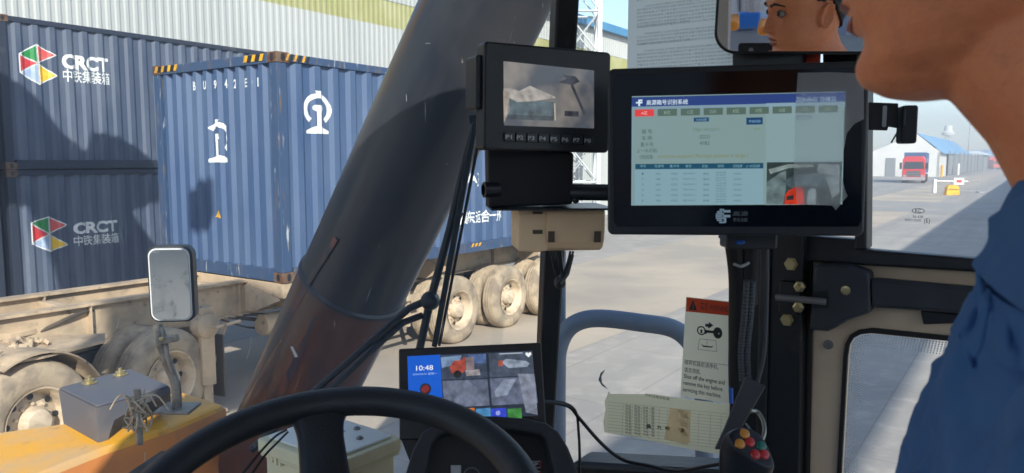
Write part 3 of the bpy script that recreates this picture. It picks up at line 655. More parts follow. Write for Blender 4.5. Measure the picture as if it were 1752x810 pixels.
# ================================================================== FAR ROAD OBJECTS
def red_truck():
    mr = mat('truck_red', lin(196, 36, 40), .4, coat=.3); mg = mat('far_dark_glass', lin(40, 48, 56), .15); mbk = mat('far_black', lin(30, 30, 32), .7); mc = mat('far_container_blue', lin(44, 78, 120), .6); mch = mat('far_chrome', lin(170, 160, 160), .4, .3)
    Y = 92; q = G(1562, 275 + H * 1300 / Y); q.z = 0; s = Y / 1300
    w = 2.5; t = thing('red_truck', 'red cab-over truck with a blue container, parked by the white warehouse', 'truck', q)
    ang = R(30); dr = V((math.sin(ang), math.cos(ang), 0)); rt = V((math.cos(ang), -math.sin(ang), 0)); fr = F(q - rt * w / 2, rt, Z)     # front face
    mb = MB(); mb.prism(fr, [(0, .45), (w, .45), (w, 2.9), (w * .9, 3.25), (w * .1, 3.25), (0, 2.9)], -2.0, 0, mr); mb.build('cab', t, bevel=.08)
    mb = MB(); mb.prism(fr, [(.15, 1.75), (w - .15, 1.75), (w - .25, 2.6), (.25, 2.6)], .0, .04, mg); mb.build('windscreen', t)
    mb = MB(); mb.box(fr, -.02, w + .02, .35, .75, .0, .12, mch); mb.build('bumper', t, bevel=.04)
    mb = MB(); mb.box(fr, .5, w - .5, .85, 1.5, .0, .05, mbk)
    for k in range(3): mb.box(fr, .5, w - .5, .95 + k * .2, 1.0 + k * .2, .05, .08, mch)
    mb.build('grille', t)
    for u in (.12, w - .47): mb = MB(); mb.box(fr, u, u + .35, .78, 1.0, .002, .07, mch); mb.build('headlight', t)
    for u, s_ in ((-.3, -1), (w + .05, 1)): mb = MB(); mb.box(fr, u, u + .25, 1.7, 2.5, -.1, .1, mbk); mb.build('mirror', t)
    mb = MB(); fs_ = F(fr.p(w, 0, -2.0), dr, Z); mb.box(F(fr.p(w, 0, 0), dr, Z), .5, 1.4, 1.75, 2.5, .002, .03, mg); mb.build('side_window', t)
    for u in (.35, 3.6, 4.9, 9.5, 10.8):
        for s_ in (0, 1):
            mb = MB(); c = fr.p(w * s_, .5, -u - .55); mb.lathe(c, rt * (1 if s_ else -1), [(.0, -.05), (.25, -.05), (.28, .0), (.5, .0), (.5, -.4), (0, -.4)], mbk, 18); mb.build('wheel', t)
    mb = MB(); mb.box(fr, .5, 2.0, .8, 1.1, -12.5, -2.1, mbk); mb.build('chassis', t)
    ct = thing('shipping_container', 'blue container carried by the red truck', 'shipping container', fr.p(w / 2, 1.15, -8))
    mb = MB(); mb.box(fr, .03, w - .03, 1.15, 3.75, -12.5, -2.5, mc); mb.build('box_body', ct, bevel=.03)
    mb = MB(); f3 = F(fr.p(w - .03, 1.15, -2.5), dr, Z); corr(mb, f3, .1, 9.9, .1, 2.5, .4, -.05, mc, .002); mb.build('side_panel', ct)
    mb = MB(); mb.text(f3, '中铁', 2.2, .9, 5.2, 2.0, M_white, .06); mb.build('lettering', ct)
red_truck()
def road_bits():
    my = mat('barrier_yellow', lin(236, 172, 30), .5, col2=lin(214, 150, 34), scale=3); mr = mat('barrier_red', lin(196, 50, 44), .5); mw = mat('barrier_white', lin(225, 225, 220), .5); mg = mat('barrier_steel', lin(150, 154, 156), .5, .3)
    q = G(1628, 334); q.z = 0; fr = F(q, (1, 0, 0), Z)
    t = thing('road_barrier', 'yellow water-filled road barrier standing alone in the yard', 'barrier', q)
    mb = MB(); w = .52; mb.prism(fr, [(-w, 0), (w, 0), (w, .28), (w * .9, .36), (w * .9, .62), (w * .55, .80), (-w * .55, .80), (-w * .9, .62), (-w * .9, .36), (-w, .28)], -.22, .22, my); mb.build('body', t, bevel=.03)
    mb = MB(); mb.box(fr, -.4, .4, .42, .50, .22, .235, mat('barrier_band', lin(120, 90, 30), .6)); mb.build('reflective_band', t)
    q = G(1633, 333); q = V((q.x, q.y + 3, 0)); r = V((q.x + 2.6, q.y, 0)); Lb = 55 * q.y / 1300
    t = thing('boom_barrier', 'white pole barrier with red and white sign beside the yellow barrier', 'barrier', q); f2 = F(q, (1, 0, 0), Z)
    mb = MB(); mb.box(f2, -.12, .12, 0, 1.15, -.12, .12, mw); mb.build('post', t); mb = MB(); mb.tube([f2.p(0, 1.02, .15), f2.p(Lb, .98, .15)], .05, mw, 8)
    mb.build('pole', t); mb = MB(); mb.box(f2, Lb * .55, Lb * .55 + .85, .72, 1.28, .2, .23, mw); mb.build('sign_board', t)
    mb = MB(); mb.box(f2, Lb * .55 + .2, Lb * .55 + .65, .88, 1.12, .232, .24, mr); mb.build('sign_panel', t)
    q = V((q.x + Lb + .2, q.y + .5, 0)); f3 = F(q, D, Z)
    f3 = F(q, (1, -.05, 0), Z); t = thing('crowd_fence', 'low grey steel fence panel right of the pole barrier', 'fence', q); mb = MB()
    mb.tube([f3.p(-1.2, 1.0), f3.p(1.3, 1.0)], .03, mg, 6); mb.tube([f3.p(-1.2, .15), f3.p(1.3, .15)], .03, mg, 6)
    for i in range(11): mb.tube([f3.p(-1.2 + i * .25, 0), f3.p(-1.2 + i * .25, 1.0)], .02, mg, 5)
    mb.build('fence_panel', t); mb = MB(); mb.box(f3, -1.3, -.9, 0, .06, -.3, .3, mg); mb.box(f3, 1.0, 1.4, 0, .06, -.3, .3, mg); mb.build('foot', t)
    for i, (x, yb, h, lab) in enumerate(((1611, 303, 2.0, 'yellow post at the corner of the gable warehouse'), (1639, 300, 2.2, 'white post in front of the grey fence'))):
        q = G(x, yb); q.z = 0; mb = MB(); m_ = my if i == 0 else mw
        mb.lathe(q, Z, [(.22, 0), (.22, h * .9), (.16, h), (0, h)], m_, 12); mb.build('bollard', label=lab, cat='bollard')
    q = G(1603, 299); q.z = 0; mb = MB(); f4 = F(q, (1, 0, 0), Z); mb.prism(f4, [(-.9, 0), (.9, 0), (.7, .7), (.2, 1.3), (-.3, 1.2), (-.8, .6)], -.3, .3, my)
    mb.build('road_barrier', label='small yellow barrier at the foot of the gable warehouse wall', cat='barrier')
    for i, (x, yb, col, lab) in enumerate(((1667, 290, lin(170, 176, 180), 'grey lorry far down the yard road'), (1706, 290, lin(206, 84, 50), 'orange lorry far down the yard road'), (1722, 289, lin(214, 150, 90), 'pale orange lorry far down the yard, right of the other two'))):
        q = G(x, yb); q.z = 0; mm = mat('far_lorry_%d' % i, col, .5); f5 = F(q, (1, 0, 0), Z); t = thing('lorry', lab, 'truck', q, 'lorries far down the yard road')
        mb = MB(); mb.prism(f5, [(-1.25, .5), (1.25, .5), (1.25, 2.8), (1.0, 3.1), (-1.0, 3.1), (-1.25, 2.8)], -2, 0, mm); mb.build('cab', t)
        mb = MB(); mb.box(f5, -1.05, 1.05, 1.7, 2.5, .01, .05, mat('far_dark_glass')); mb.build('windscreen', t)
        mb = MB(); mb.box(f5, -1.2, 1.2, .9, 3.9 if i else 3.3, -9, -2.2, mm); mb.build('cargo_box', t)
        mb = MB()
        for u in (-1.1, .8): mb.box(f5, u, u + .3, 0, .9, -1.5, -.5, mat('far_black')); mb.box(f5, u, u + .3, 0, .9, -8, -6, mat('far_black'))
        mb.build('wheel', t)
road_bits()

# ================================================================== THE MACHINE OUTSIDE THE CAB
M_orange = mat('machine_yellow_paint', lin(238, 172, 40), .45, col2=lin(206, 168, 116), scale=2.2, thr=(.45, .62), col3=lin(150, 120, 90), scale3=11, thr3=(.6, .75), rvar=.3)
def machine():
    z = 1.79; q = G(150, 760, z)
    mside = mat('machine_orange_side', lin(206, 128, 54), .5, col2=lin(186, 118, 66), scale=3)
    mb = MB(); top = [G(x, y, z) for x, y in ((-120, 790), (-20, 741), (120, 722), (310, 668), (386, 692), (300, 728), (180, 768), (60, 815), (-20, 850), (-80, 900))]
    t = thing('machine_fender', 'yellow and orange dusty fender of the loader, below the mirror post', 'fender', q)
    fr = F((0, 0, z), (1, 0, 0), (0, 1, 0)); mb.prism(fr, [(p.x, p.y) for p in top], -.06, 0, M_orange); mb.build('top_plate', t, bevel=.02)
    low = [(386, 692), (300, 728), (180, 768), (60, 815), (-20, 850), (-80, 900)]; mb = MB()
    a = [G(x, y, z) - Z * .02 for x, y in low]; b = [p + V((.16, -.32, -.5)) for p in a]; c = [p + V((.02, -.02, -.9)) for p in b]; n = len(a)
    mb.add(a + b + c, [(i, i + 1, n + i + 1, n + i) for i in range(n - 1)] + [(n + i, n + i + 1, 2 * n + i + 1, 2 * n + i) for i in range(n - 1)], mside); mb.build('side_plate', t)
    a = [G(x, y, z) - Z * .02 for x, y in ((-120, 790), (-20, 741), (120, 722), (310, 668), (386, 692))]; b = [p - Z * .8 for p in a]; n = len(a); mb = MB()
    mb.add(a + b, [(i, i + 1, n + i + 1, n + i) for i in range(n - 1)], mside); mb.build('rear_plate', t)
    # bent black bracket on the fender
    mbk = mat('bracket_black', lin(90, 92, 100), .5, col2=lin(112, 108, 106), scale=5, thr=(.5, .7), rvar=.2); zb = 1.92
    A, B_, Cc, Dd = G(102, 663, zb), G(223, 631, zb), G(289, 660, zb), G(166, 694, zb)
    t = thing('steel_bracket', 'bent dark steel bracket with two bolts, open towards the cab', 'bracket', (A + Cc) / 2 - Z * .2)
    mb = MB(); mb.prism(F((0, 0, zb), (1, 0, 0), (0, 1, 0)), [(p.x, p.y) for p in (A, B_, Cc, Dd)], -.008, 0, mbk); mb.build('top_plate', t, bevel=.003)
    mb = MB(); dn = lambda p, h: p - Z * h; zf = zb - 1.665
    ex = (Dd - A); fr = F(A - Z * .008, ex, Z); L = ex.length; mb.prism(fr, [(0, 0), (L, 0), (L, -.13), (L * .9, -.128), (L * .35, -.126), (.03, -.126)], -.004, .004, mbk); mb.build('end_flange', t)
    ex = (Cc - B_); fr = F(B_ - Z * .008, ex, Z); L = ex.length; mb = MB(); mb.prism(fr, [(0, 0), (L, 0), (L, -.08), (L * .7, -.125), (0, -.125)], -.004, .004, mbk); mb.build('end_flange', t)
    ex = (Cc - Dd); fr = F(Dd - Z * .008, ex, Z); L = ex.length; mb = MB(); mb.prism(fr, [(0, 0), (L, 0), (L, -.02), (L * .7, -.03), (L * .45, -.04), (L * .2, -.06), (L * .1, -.126), (0, -.13)], -.004, .004, mbk); mb.build('front_flange', t)
    for x, y in ((153, 656), (206, 642)):
        p = G(x, y, zb); mb = MB(); mb.lathe(p, Z, [(.028, .001), (.028, .004), (.018, .005), (.018, .016), (.007, .017), (.007, .028), (0, .028)], M_bolt, 10); mb.build('bolt', t)
    # mirror on its post
    Y = 2.55; t = thing('side_mirror', 'tall rounded side mirror on a bent metal post above the fender', 'mirror', P(300, 690, Y))
    fm = F(P(292, 487, Y), (1, .10, 0), (0, -.03, 1)); w2 = 38 * Y / 1300; h2 = 67 * Y / 1300
    mb = MB(); mb.rbox(fm, -w2, w2, -h2, h2, -.05, 0, .032, M_black); mb.build('mirror_housing', t, bevel=.006)
    mb = MB(); mb.rbox(fm, -w2 + .007, w2 - .007, -h2 + .007, h2 - .007, .001, .0035, .027, mat('mirror_rim_white', lin(200, 204, 204), .5)); mb.build('rim', t)
    mm = mat('dusty_mirror_glass', lin(196, 202, 204), .16, 1.0, col2=lin(150, 152, 150), scale=14, thr=(.5, .75), rvar=.35)
    mb = MB(); mb.rbox(fm, -w2 + .012, w2 - .012, -h2 + .012, h2 - .012, .004, .006, .024, mm); mb.build('mirror_glass', t)
    ms = mat('worn_post', lin(150, 148, 138), .5, .4, col2=lin(98, 90, 78), scale=16)
    pts = [P(270, 556, Y), P(276, 590, Y), P(290, 630, Y), P(301, 660, Y), P(303, 697, Y)]
    mb = MB(); mb.tube(smooth_path(pts), .0165, ms, 10); mb.build('post', t, smooth='auto'); mb = MB(); mb.tube(smooth_path([P(276, 560, Y), P(283, 585, Y - .02), P(287, 610, Y - .03), P(296, 640, Y - .02)]), .008, ms, 8); mb.build('stay', t, smooth='auto')
    mb = MB(); mb.bar(P(270, 585, Y - .03), P(305, 578, Y - .03), .02, .022, ms); mb.tube([P(276, 580, Y - .05), P(276, 580, Y + .04)], .008, M_bolt, 6); mb.build('clamp', t, bevel=.003)
    mb = MB(); q = P(303, 697, Y); mb.box(F(q, (1, 0, 0), (0, 1, 0)), -.06, .06, -.05, .06, -.012, .0, ms); mb.build('foot_plate', t, bevel=.003)
    # tangle of wire tied at the bracket
    mb = MB(); c = P(236, 702, 2.4); mwr = mat('pale_wire', lin(176, 164, 140), .5, .2)
    for i in range(18):
        p0 = c + V((random.uniform(-.02, .02), random.uniform(-.02, .02), random.uniform(.02, .06))); pts = [p0 + V((random.gauss(0, .014), random.gauss(0, .012), -k * random.uniform(.018, .03))) for k in range(5)]
        mb.tube(smooth_path(pts, 4), .0035, mwr, 5)
    for dx in (-.09, .06, .1): mb.tube(smooth_path([c + V((0, 0, .03)), c + V((dx * .6, 0, .05)), c + V((dx, 0, .03 - abs(dx) * .3))], 4), .003, mwr, 5)
    mb.tube([c + Z * .07, c - Z * .115], .012, ms, 8)
    mb.build('wire_bundle', label='tangle of pale tie wire wound round a peg on the fender', cat='wire')
    # dark box low on the fender beside the steering wheel
    mb = MB(); mb.prism(F((0, 0, 1.74), (1, 0, 0), (0, 1, 0)), [(p.x, p.y) for p in (G(276, 769, 1.8), G(318, 775, 1.8), G(240, 830, 1.8), G(196, 822, 1.8))], 0, .06, M_steelblk); mb.build('battery_cover', label='small dark cover plate on the orange fender beside the steering wheel', cat='cover', bevel=.01)
    # the lift cylinder
    mcy = mat('cylinder_dark_paint', lin(36, 40, 48), .3, col2=lin(54, 54, 56), scale=3, thr=(.45, .7), col3=lin(120, 118, 112), scale3=26, thr3=(.70, .74), rvar=.25, coat=.12, stretch=(1, 1, .5))
    Yt, Yb = 2.2, 2.75
    a = P(848, -30, Yt); b = P(508, 690, Yb); ax = (a - b).normalized(); lo = b - ax * .9; hi = a + ax * 1.6
    rb, rt = 92 * Yb / 1300 * .96, 108 * Yt / 1300 * .96
    t = thing('lift_cylinder', 'thick dark lift cylinder slanting up across the windscreen', 'hydraulic cylinder', lo)
    L0 = (P(575, 475, 2.55) - lo).dot(ax); Ls = (hi - lo).length
    mb = MB(); mlb = mat('barrel_wear_and_reflection', lin(38, 40, 46), .3, col2=lin(104, 62, 44), scale=2.4, thr=(.44, .68), col3=lin(110, 100, 92), scale3=22, thr3=(.66, .74), coat=.15, stretch=(1, 1, .4)); mb.lathe(lo, ax, [(0, 0), (rb, 0), (rb, L0)], mlb, 64); mb.build('lower_barrel', t, smooth='auto')  # brown mottling paints in a warm reflection; pale specks are wear
    mb = MB(); mb.lathe(lo, ax, [(rb * 1.0, L0 - .004), (rb * 1.025, L0), (rb * 1.025, L0 + .012), (rb + (rt - rb) * .3, L0 + .02), (rt, (a - lo).length), (rt * 1.02, Ls), (0, Ls)], mcy, 64); mb.build('upper_barrel', t, smooth='auto')
    mo = mat('orange_reflection_tint', lin(42, 50, 62), .4, col2=lin(164, 86, 50), scale=5, thr=(.42, .72), col3=lin(46, 52, 62), scale3=24, thr3=(.46, .62), stretch=(1, 1, .35))  # orange streaks paint in the fender's reflection on the barrel
    xx = Z.cross(ax).normalized(); yy = ax.cross(xx)        # the same angles as MB.lathe uses
    def ang(px, py):                                        # the angle round the barrel that shows at a pixel
        d = ray(px, py).normalized(); best = None
        for k in range(720):
            a_ = 2 * math.pi * k / 720; nrm_ = xx * math.cos(a_) + yy * math.sin(a_)
            if nrm_.dot(d) > 0: continue
            for t_ in (.9, 1.1, 1.3, 1.5, 1.7, 1.9):
                q = lo + ax * t_ + nrm_ * rb; e = (q - O).normalized().dot(d)
                if best is None or e > best[0]: best = (e, a_, t_)
        return best[1], best[2]
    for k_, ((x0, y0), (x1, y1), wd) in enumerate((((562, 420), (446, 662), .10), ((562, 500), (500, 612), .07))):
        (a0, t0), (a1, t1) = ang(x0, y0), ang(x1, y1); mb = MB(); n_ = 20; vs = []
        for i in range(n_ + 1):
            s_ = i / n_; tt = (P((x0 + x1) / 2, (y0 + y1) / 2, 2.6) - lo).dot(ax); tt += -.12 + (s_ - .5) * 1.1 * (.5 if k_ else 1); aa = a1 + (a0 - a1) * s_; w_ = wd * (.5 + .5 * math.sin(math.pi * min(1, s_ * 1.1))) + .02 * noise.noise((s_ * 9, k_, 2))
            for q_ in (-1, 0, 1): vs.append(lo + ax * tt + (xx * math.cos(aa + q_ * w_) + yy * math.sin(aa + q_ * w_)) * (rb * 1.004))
        mb.add(vs, [(3 * i + a_, 3 * i + 3 + a_, 3 * i + 4 + a_, 3 * i + 1 + a_) for i in range(n_) for a_ in (0, 1)], mo); mb.build('painted_reflection_streak', t, smooth=True)
    mb = MB(); q = P(503, 602, 2.38); mb.prism(F(q, (1, 0, .6), Z), [(-.006, -.018), (.003, -.02), (.006, .016), (0, .02)], 0, .004, mat('tag_pale', lin(190, 188, 180), .5)); mb.build('metal_tag', t)
    msc = mat('paint_scratch', lin(150, 154, 156), .5); mb = MB()
    for i in range(46):
        aa = random.uniform(0, 6.283); tt = random.uniform(.9, 3.4); rr = rb if tt < L0 else rb + (rt - rb) * min(1, (tt - L0) / max(.1, (a - lo).length - L0)); l_ = random.uniform(.004, .022); w_ = random.uniform(.0008, .0022); tw = random.uniform(-.08, .08)
        mb.add([lo + ax * (tt + dt) + (xx * math.cos(aa + da) + yy * math.sin(aa + da)) * (rr + .0035) for dt, da in ((0, 0), (l_, tw), (l_, tw + w_ / rb), (0, w_ / rb))], [(0, 1, 2, 3)], msc)
    mb.build('scratch', t, kind='stuff')
    # blue-grey hand rail outside the front window
    mh = mat('handrail_blue_grey', lin(112, 126, 144), .5, col2=lin(126, 138, 152), scale=8)
    Y = 1.95; k = 20 * Y / 1300
    t = thing('handrail', 'blue-grey tubular handrail bent into an arch outside the window', 'handrail', P(955, 860, Y))
    mb = MB(); mb.tube(smooth_path([P(953, 880, Y), P(953, 760, Y), P(953, 640, Y), P(955, 600, Y), P(968, 568, Y), P(992, 550, Y - .01), P(1030, 545, Y - .02), P(1100, 553, Y - .05), P(1150, 562, Y - .07), P(1180, 585, Y - .08), P(1200, 625, Y - .09), P(1205, 700, Y - .1), P(1205, 880, Y - .1)], 6), k * .78, mh, 14); mb.build('rail', t, smooth='auto')
    mb = MB(); mb.tube([P(961, 430, Y + .05), P(960, 880, Y + .05)], k * .38, mh, 12); mb.build('post', t, smooth='auto')
machine()

# ---- the spreader plates, added out of view and cut to the boom's shadow
def overhead():
    my = mat('occluder_yellow', lin(206, 150, 40), .5, col2=lin(180, 130, 50), scale=1)
    fs = FDN(0, NS); fb = FDN(0, .5)
    def caster(fr, pl, dist, mbx, m, th=.25):
        pts = [fr.p(*fr.px(x, y)) + SUN * dist for x, y in pl]; o = pts[0]; f2 = F(o, D, Z)
        mbx.prism(f2, [((p - o).dot(D), p.z - o.z) for p in pts], -th / 2, th / 2, m)
    t = thing('shadow_occluder', 'yellow container spreader hanging from the raised boom ahead', 'spreader', fs.p(*fs.px(100, 200)) + SUN * 8)
    mb = MB(); caster(fs, [(-60, 60), (0, 128), (45, 150), (92, 215), (122, 238), (128, 262), (160, 262), (168, 232), (212, 240), (248, 262), (262, 300), (262, 330), (-60, 345)], 9, mb, my); mb.build('upper_shadow_plate', t)
    mb = MB(); caster(fs, [(52, 345), (262, 333), (215, 352), (226, 372), (262, 420), (240, 480), (200, 500), (112, 500), (96, 440)], 9, mb, my); mb.build('lower_shadow_plate', t)
    mb = MB(); caster(fb, [(268, 185), (310, 192), (312, 262), (296, 276), (270, 262)], 9, mb, my); mb.build('end_shadow_plate', t)
    mb = MB(); caster(fb, [(175, 500), (420, 470), (470, 520), (600, 640), (560, 700), (250, 720), (205, 690)], 15, mb, my); mb.build('trailer_shadow_plate', t)
overhead()
# ================================================================== THE CAB
DF = F(P(1490, 450, 1.2), -N, Z)             # plane of the door and right front window (ez towards us)
M_cab = mat('cab_black_frame', lin(24, 27, 30), .45, col2=lin(40, 42, 44), scale=6, bump=.06, bscale=120)
M_beige = mat('cab_beige_trim', lin(216, 194, 164), .6, col2=lin(200, 178, 150), scale=4, bump=.05, bscale=200)
M_roof = mat('cab_lining', lin(168, 164, 158), .8)
M_wind = clearmat('windscreen_glass', (.93, .96, .97)); M_gdoor = clearmat('door_glass', (.93, .96, .965))
def dpx(l, w=0.0): return [DF.px(x, y, w) for x, y in l]
def cab():
    t = thing('cab', 'black cab frame around the windscreen and the door, seen from inside', 'vehicle cab', (0, .3, H - 1.3))
    # slim pillar between windscreen and front window
    a, b = P(975, -60, 1.40), P(812, 612, 1.60)
    ax = (b - a).normalized(); fr = F(a, V((1, .1, 0)), -ax); L = (b - a).length
    mb = MB(); mb.prism(fr, [(-.026, .4), (.018, .4), (.016, -L - .5), (-.022, -L - .5)], -.05, .02, M_cab); mb.build('front_pillar', t, bevel=.005)
    # windscreen: from the pillar to the left, leaning back at the top
    tl, tr = V((-.8, 1.08, H + .52)), V((.13, 1.40, H + .52)); bl, br = V((-.98, 1.22, H - 1.2)), V((-.16, 1.66, H - 1.2))
    mb = MB(); k = 10; vs = []
    for i in range(k + 1):
        s_ = i / k; bow = math.sin(s_ * math.pi) * .06
        for q, e in ((tl.lerp(tr, s_), 0), (bl.lerp(br, s_), 0)): vs.append(q + V((-.2, 1, 0)) * bow)
    mb.add(vs, [(2 * i, 2 * i + 1, 2 * i + 3, 2 * i + 2) for i in range(k)], M_wind); ws = mb.build('windscreen', t, smooth=True)
    # the film of dust on the glass: a few millimetres of thin scattering stuff just outside it
    md = bpy.data.materials.new('glass_dust'); md.use_nodes = True; nn = md.node_tree; nn.nodes.clear(); oo = nn.nodes.new('ShaderNodeOutputMaterial'); vv = nn.nodes.new('ShaderNodeVolumePrincipled')
    vv.inputs['Color'].default_value = (.93, .95, .97, 1); vv.inputs['Density'].default_value = 18; vv.inputs['Anisotropy'].default_value = 0; nn.links.new(vv.outputs[0], oo.inputs['Volume'])
    nv = len(vs); nr = V((-.27, 1, .1)).normalized(); v2 = [q + nr * .004 for q in vs] + [q + nr * .010 for q in vs]; mb = MB()
    fs = []
    for i in range(k):
        a_, b_, c_, d_ = 2 * i, 2 * i + 1, 2 * i + 3, 2 * i + 2; fs += [(a_, b_, c_, d_), (nv + a_, nv + d_, nv + c_, nv + b_), (a_, d_, nv + d_, nv + a_), (b_, nv + b_, nv + c_, c_)]
    fs += [(0, nv, nv + 1, 1), (2 * k, 2 * k + 1, nv + 2 * k + 1, nv + 2 * k)]
    mb.add(v2, fs, md); mb.build('dust_film', t)
    # smears and dried drips
    msm = bpy.data.materials.new('glass_smear'); msm.use_nodes = True; nn = msm.node_tree; nn.nodes.clear(); oo = nn.nodes.new('ShaderNodeOutputMaterial'); tt_ = nn.nodes.new('ShaderNodeBsdfTransparent'); dd_ = nn.nodes.new('ShaderNodeBsdfTranslucent'); dd_.inputs[0].default_value = (.8, .82, .84, 1)
    mx_ = nn.nodes.new('ShaderNodeMixShader'); mx_.inputs[0].default_value = .3; nn.links.new(tt_.outputs[0], mx_.inputs[1]); nn.links.new(dd_.outputs[0], mx_.inputs[2]); nn.links.new(mx_.outputs[0], oo.inputs[0])
    mb = MB(); rs = random.Random(3)
    for i in range(150):
        s_ = rs.uniform(.12, .97); h_ = rs.betavariate(2, 2); u0 = int(s_ * k); fr_ = s_ * k - u0
        top = vs[2 * u0].lerp(vs[2 * u0 + 2], fr_); bot = vs[2 * u0 + 1].lerp(vs[2 * u0 + 3], fr_); q = top.lerp(bot, h_) - nr * .002; dn = (bot - top).normalized(); sd_ = (vs[2 * k] - vs[0]).normalized()
        if rs.random() < .6: l_, w_ = rs.uniform(.006, .045), rs.uniform(.0004, .0012); dn = (dn + sd_ * rs.uniform(-.3, .3)).normalized()
        else: l_, w_ = rs.uniform(.0008, .002), rs.uniform(.0008, .002)
        mb.add([q - dn * l_ * .5, q + sd_ * w_, q + dn * l_ * .5, q - sd_ * w_], [(0, 1, 2, 3)], msm)
    mb.build('smear', t, kind='stuff')
    # right front window
    l = dpx([(830, 590), (965, -120), (1320, -150), (1320, 830), (770, 860)]); mb = MB(); mb.poly(DF, l, M_gdoor, -.02); mb.build('front_window', t)
    mb = MB(); mb.prism(DF, dpx([(985, 786), (1300, 804), (1300, 900), (985, 880)]), -.06, .02, M_steelblk); mb.build('window_sill', t, bevel=.01)
    # door pillar
    mb = MB(); mb.prism(DF, dpx([(1268, -200), (1388, -200), (1388, 400), (1378, 900), (1258, 900), (1270, 400)]), -.05, .05, M_steelblk); mb.prism(DF, dpx([(1300, 392), (1318, 392), (1306, 900), (1288, 900)], .06), .052, .058, M_cab)
    mb.build('door_pillar', t, bevel=.006)
    mb = MB()
    for (x, y) in ((1354, 452), (1347, 547)):
        u, v = DF.px(x, y, .05); mb.lathe(DF.p(u, v, .05), DF.ez, [(.011, 0), (.011, .003), (.0085, .003), (.0085, .009), (0, .009)], M_bolt, 6)
    mb.build('pillar_bolt', t)
    # roof, rear wall, left wall, floor
    fr = F((0, 0, H + .52), (1, 0, 0), (0, 1, 0))
    mb = MB(); mb.prism(fr, [(-.8, -1.15), (1.2, -1.15), (1.3, .85), (.9, 1.12), (.13, 1.46), (-.8, 1.12)], 0, .1, M_roof); mb.build('roof', t)
    mb = MB(); f2 = F((0, -1.15, H - 1.3), (-1, 0, 0), Z)
    mb.box(f2, -1.2, .82, 0, .85, -.04, 0, M_roof)
    for u0, u1 in ((-1.2, -1.1), (-.62, -.57), (.42, .48), (.74, .82)): mb.box(f2, u0, u1, .85, 1.77, -.04, .0, M_roof)
    mb.build('rear_wall', t)
    mb = MB(); f3 = F((-.82, 0, H - 1.3), (0, 1, 0), Z); mb.box(f3, -1.15, 1.0, 0, .55, -.04, 0, M_roof); mb.box(f3, -1.15, -1.08, .55, 1.77, -.04, 0, M_roof); mb.build('side_wall', t)
    mb = MB(); mb.prism(F((0, 0, H - 1.3), (1, 0, 0), (0, 1, 0)), [(-.85, -1.15), (1.2, -1.15), (1.2, .75), (.9, .95), (-.1, 1.55), (-.85, 1.15)], -.05, 0, mat('floor_mat', lin(150, 146, 140), .8)); mb.build('floor', t)
    mb = MB(); mb.prism(F((0, 0, H - 1.28), (1, 0, 0), (0, 1, 0)), [(-.8, 1.15), (-.1, 1.45), (.15, 1.5), (.1, 1.62), (-.15, 1.63), (-.85, 1.27)], 0, .42, M_steelblk); mb.build('front_sill', t)
    # door
    door = MB()
    win = [(1449, 900), (1440, 810), (1444, 760), (1451, 610)] ; cor = [(1454, 590), (1461, 578), (1474, 571), (1492, 569)]
    inner = [(1439, 960)] + [(1440, 810), (1451, 610)] + cor + [(1760, 596), (1900, 606)]
    outer = [(1950, 470), (1664, 443), (1384, 430), (1392, 520), (1384, 810), (1378, 960)]
    door.prism(DF, dpx(inner + outer), -.02, .015, M_beige); door.build('door_panel', t, bevel=.006)
    mb = MB(); g2 = [(x - 7 if x < 1470 else x, y - 6) for x, y in inner]
    l1 = dpx(inner, .016); l2 = dpx([(1432, 960), (1433, 810), (1444, 608), (1447, 588), (1455, 573), (1470, 564), (1492, 561), (1760, 588), (1900, 598)], .016)
    mb.prism(DF, l1 + l2[::-1], .012, .022, M_rubber); mb.build('window_gasket', t)
    mb = MB(); mb.prism(DF, dpx([(1376, 400), (1484, 408), (1484, 424), (1960, 462), (1960, 492), (1668, 462), (1500, 452), (1376, 444)]), .0, .03, M_cab)
    mb.prism(DF, dpx([(1472, 60), (1492, 60), (1489, 426), (1468, 426)]), -.02, .032, M_cab); mb.prism(DF, dpx([(1384, 426), (1396, 428), (1388, 900), (1376, 900)]), .0, .02, M_rubber)
    mb.build('door_frame', t, bevel=.004)
    mb = MB(); mb.poly(DF, dpx(inner + [(1900, 960)]), M_gdoor, -.004); mb.build('lower_glass', t)
    mb = MB(); mb.poly(DF, dpx([(1480, 40), (1960, 40), (1960, 470), (1480, 430)]), M_gdoor, -.006); mb.build('upper_glass', t)
    # white dots printed round the edge of the lower pane
    mdot = mat('frit_white', lin(216, 222, 226), .6); mb = MB(); sp = .0042
    base = [DF.px(x, y) for x, y in ((1440, 960), (1441, 810), (1452, 610), (1455, 592), (1462, 580), (1475, 573), (1492, 571), (1760, 598), (1800, 601))]
    def seg(i): a, b = base[i], base[i + 1]; return a, b
    ctr = DF.px(1650, 760); rows = 6
    for r_ in range(rows):
        off = .003 + r_ * sp * .87; rad = .00155 - .00013 * r_; path = []
        for i in range(len(base) - 1):
            a, b = base[i], base[i + 1]; d = (b[0] - a[0], b[1] - a[1]); Ls = math.hypot(*d); nx, ny = d[1] / Ls, -d[0] / Ls
            if (ctr[0] - a[0]) * nx + (ctr[1] - a[1]) * ny < 0: nx, ny = -nx, -ny
            path.append(((a[0] + nx * off, a[1] + ny * off), (b[0] + nx * off, b[1] + ny * off)))
        pp = [path[0][0]] + [((path[i][1][0] + path[i + 1][0][0]) / 2, (path[i][1][1] + path[i + 1][0][1]) / 2) for i in range(len(path) - 1)] + [path[-1][1]]
        dacc = (r_ % 2) * sp / 2; pos = 0
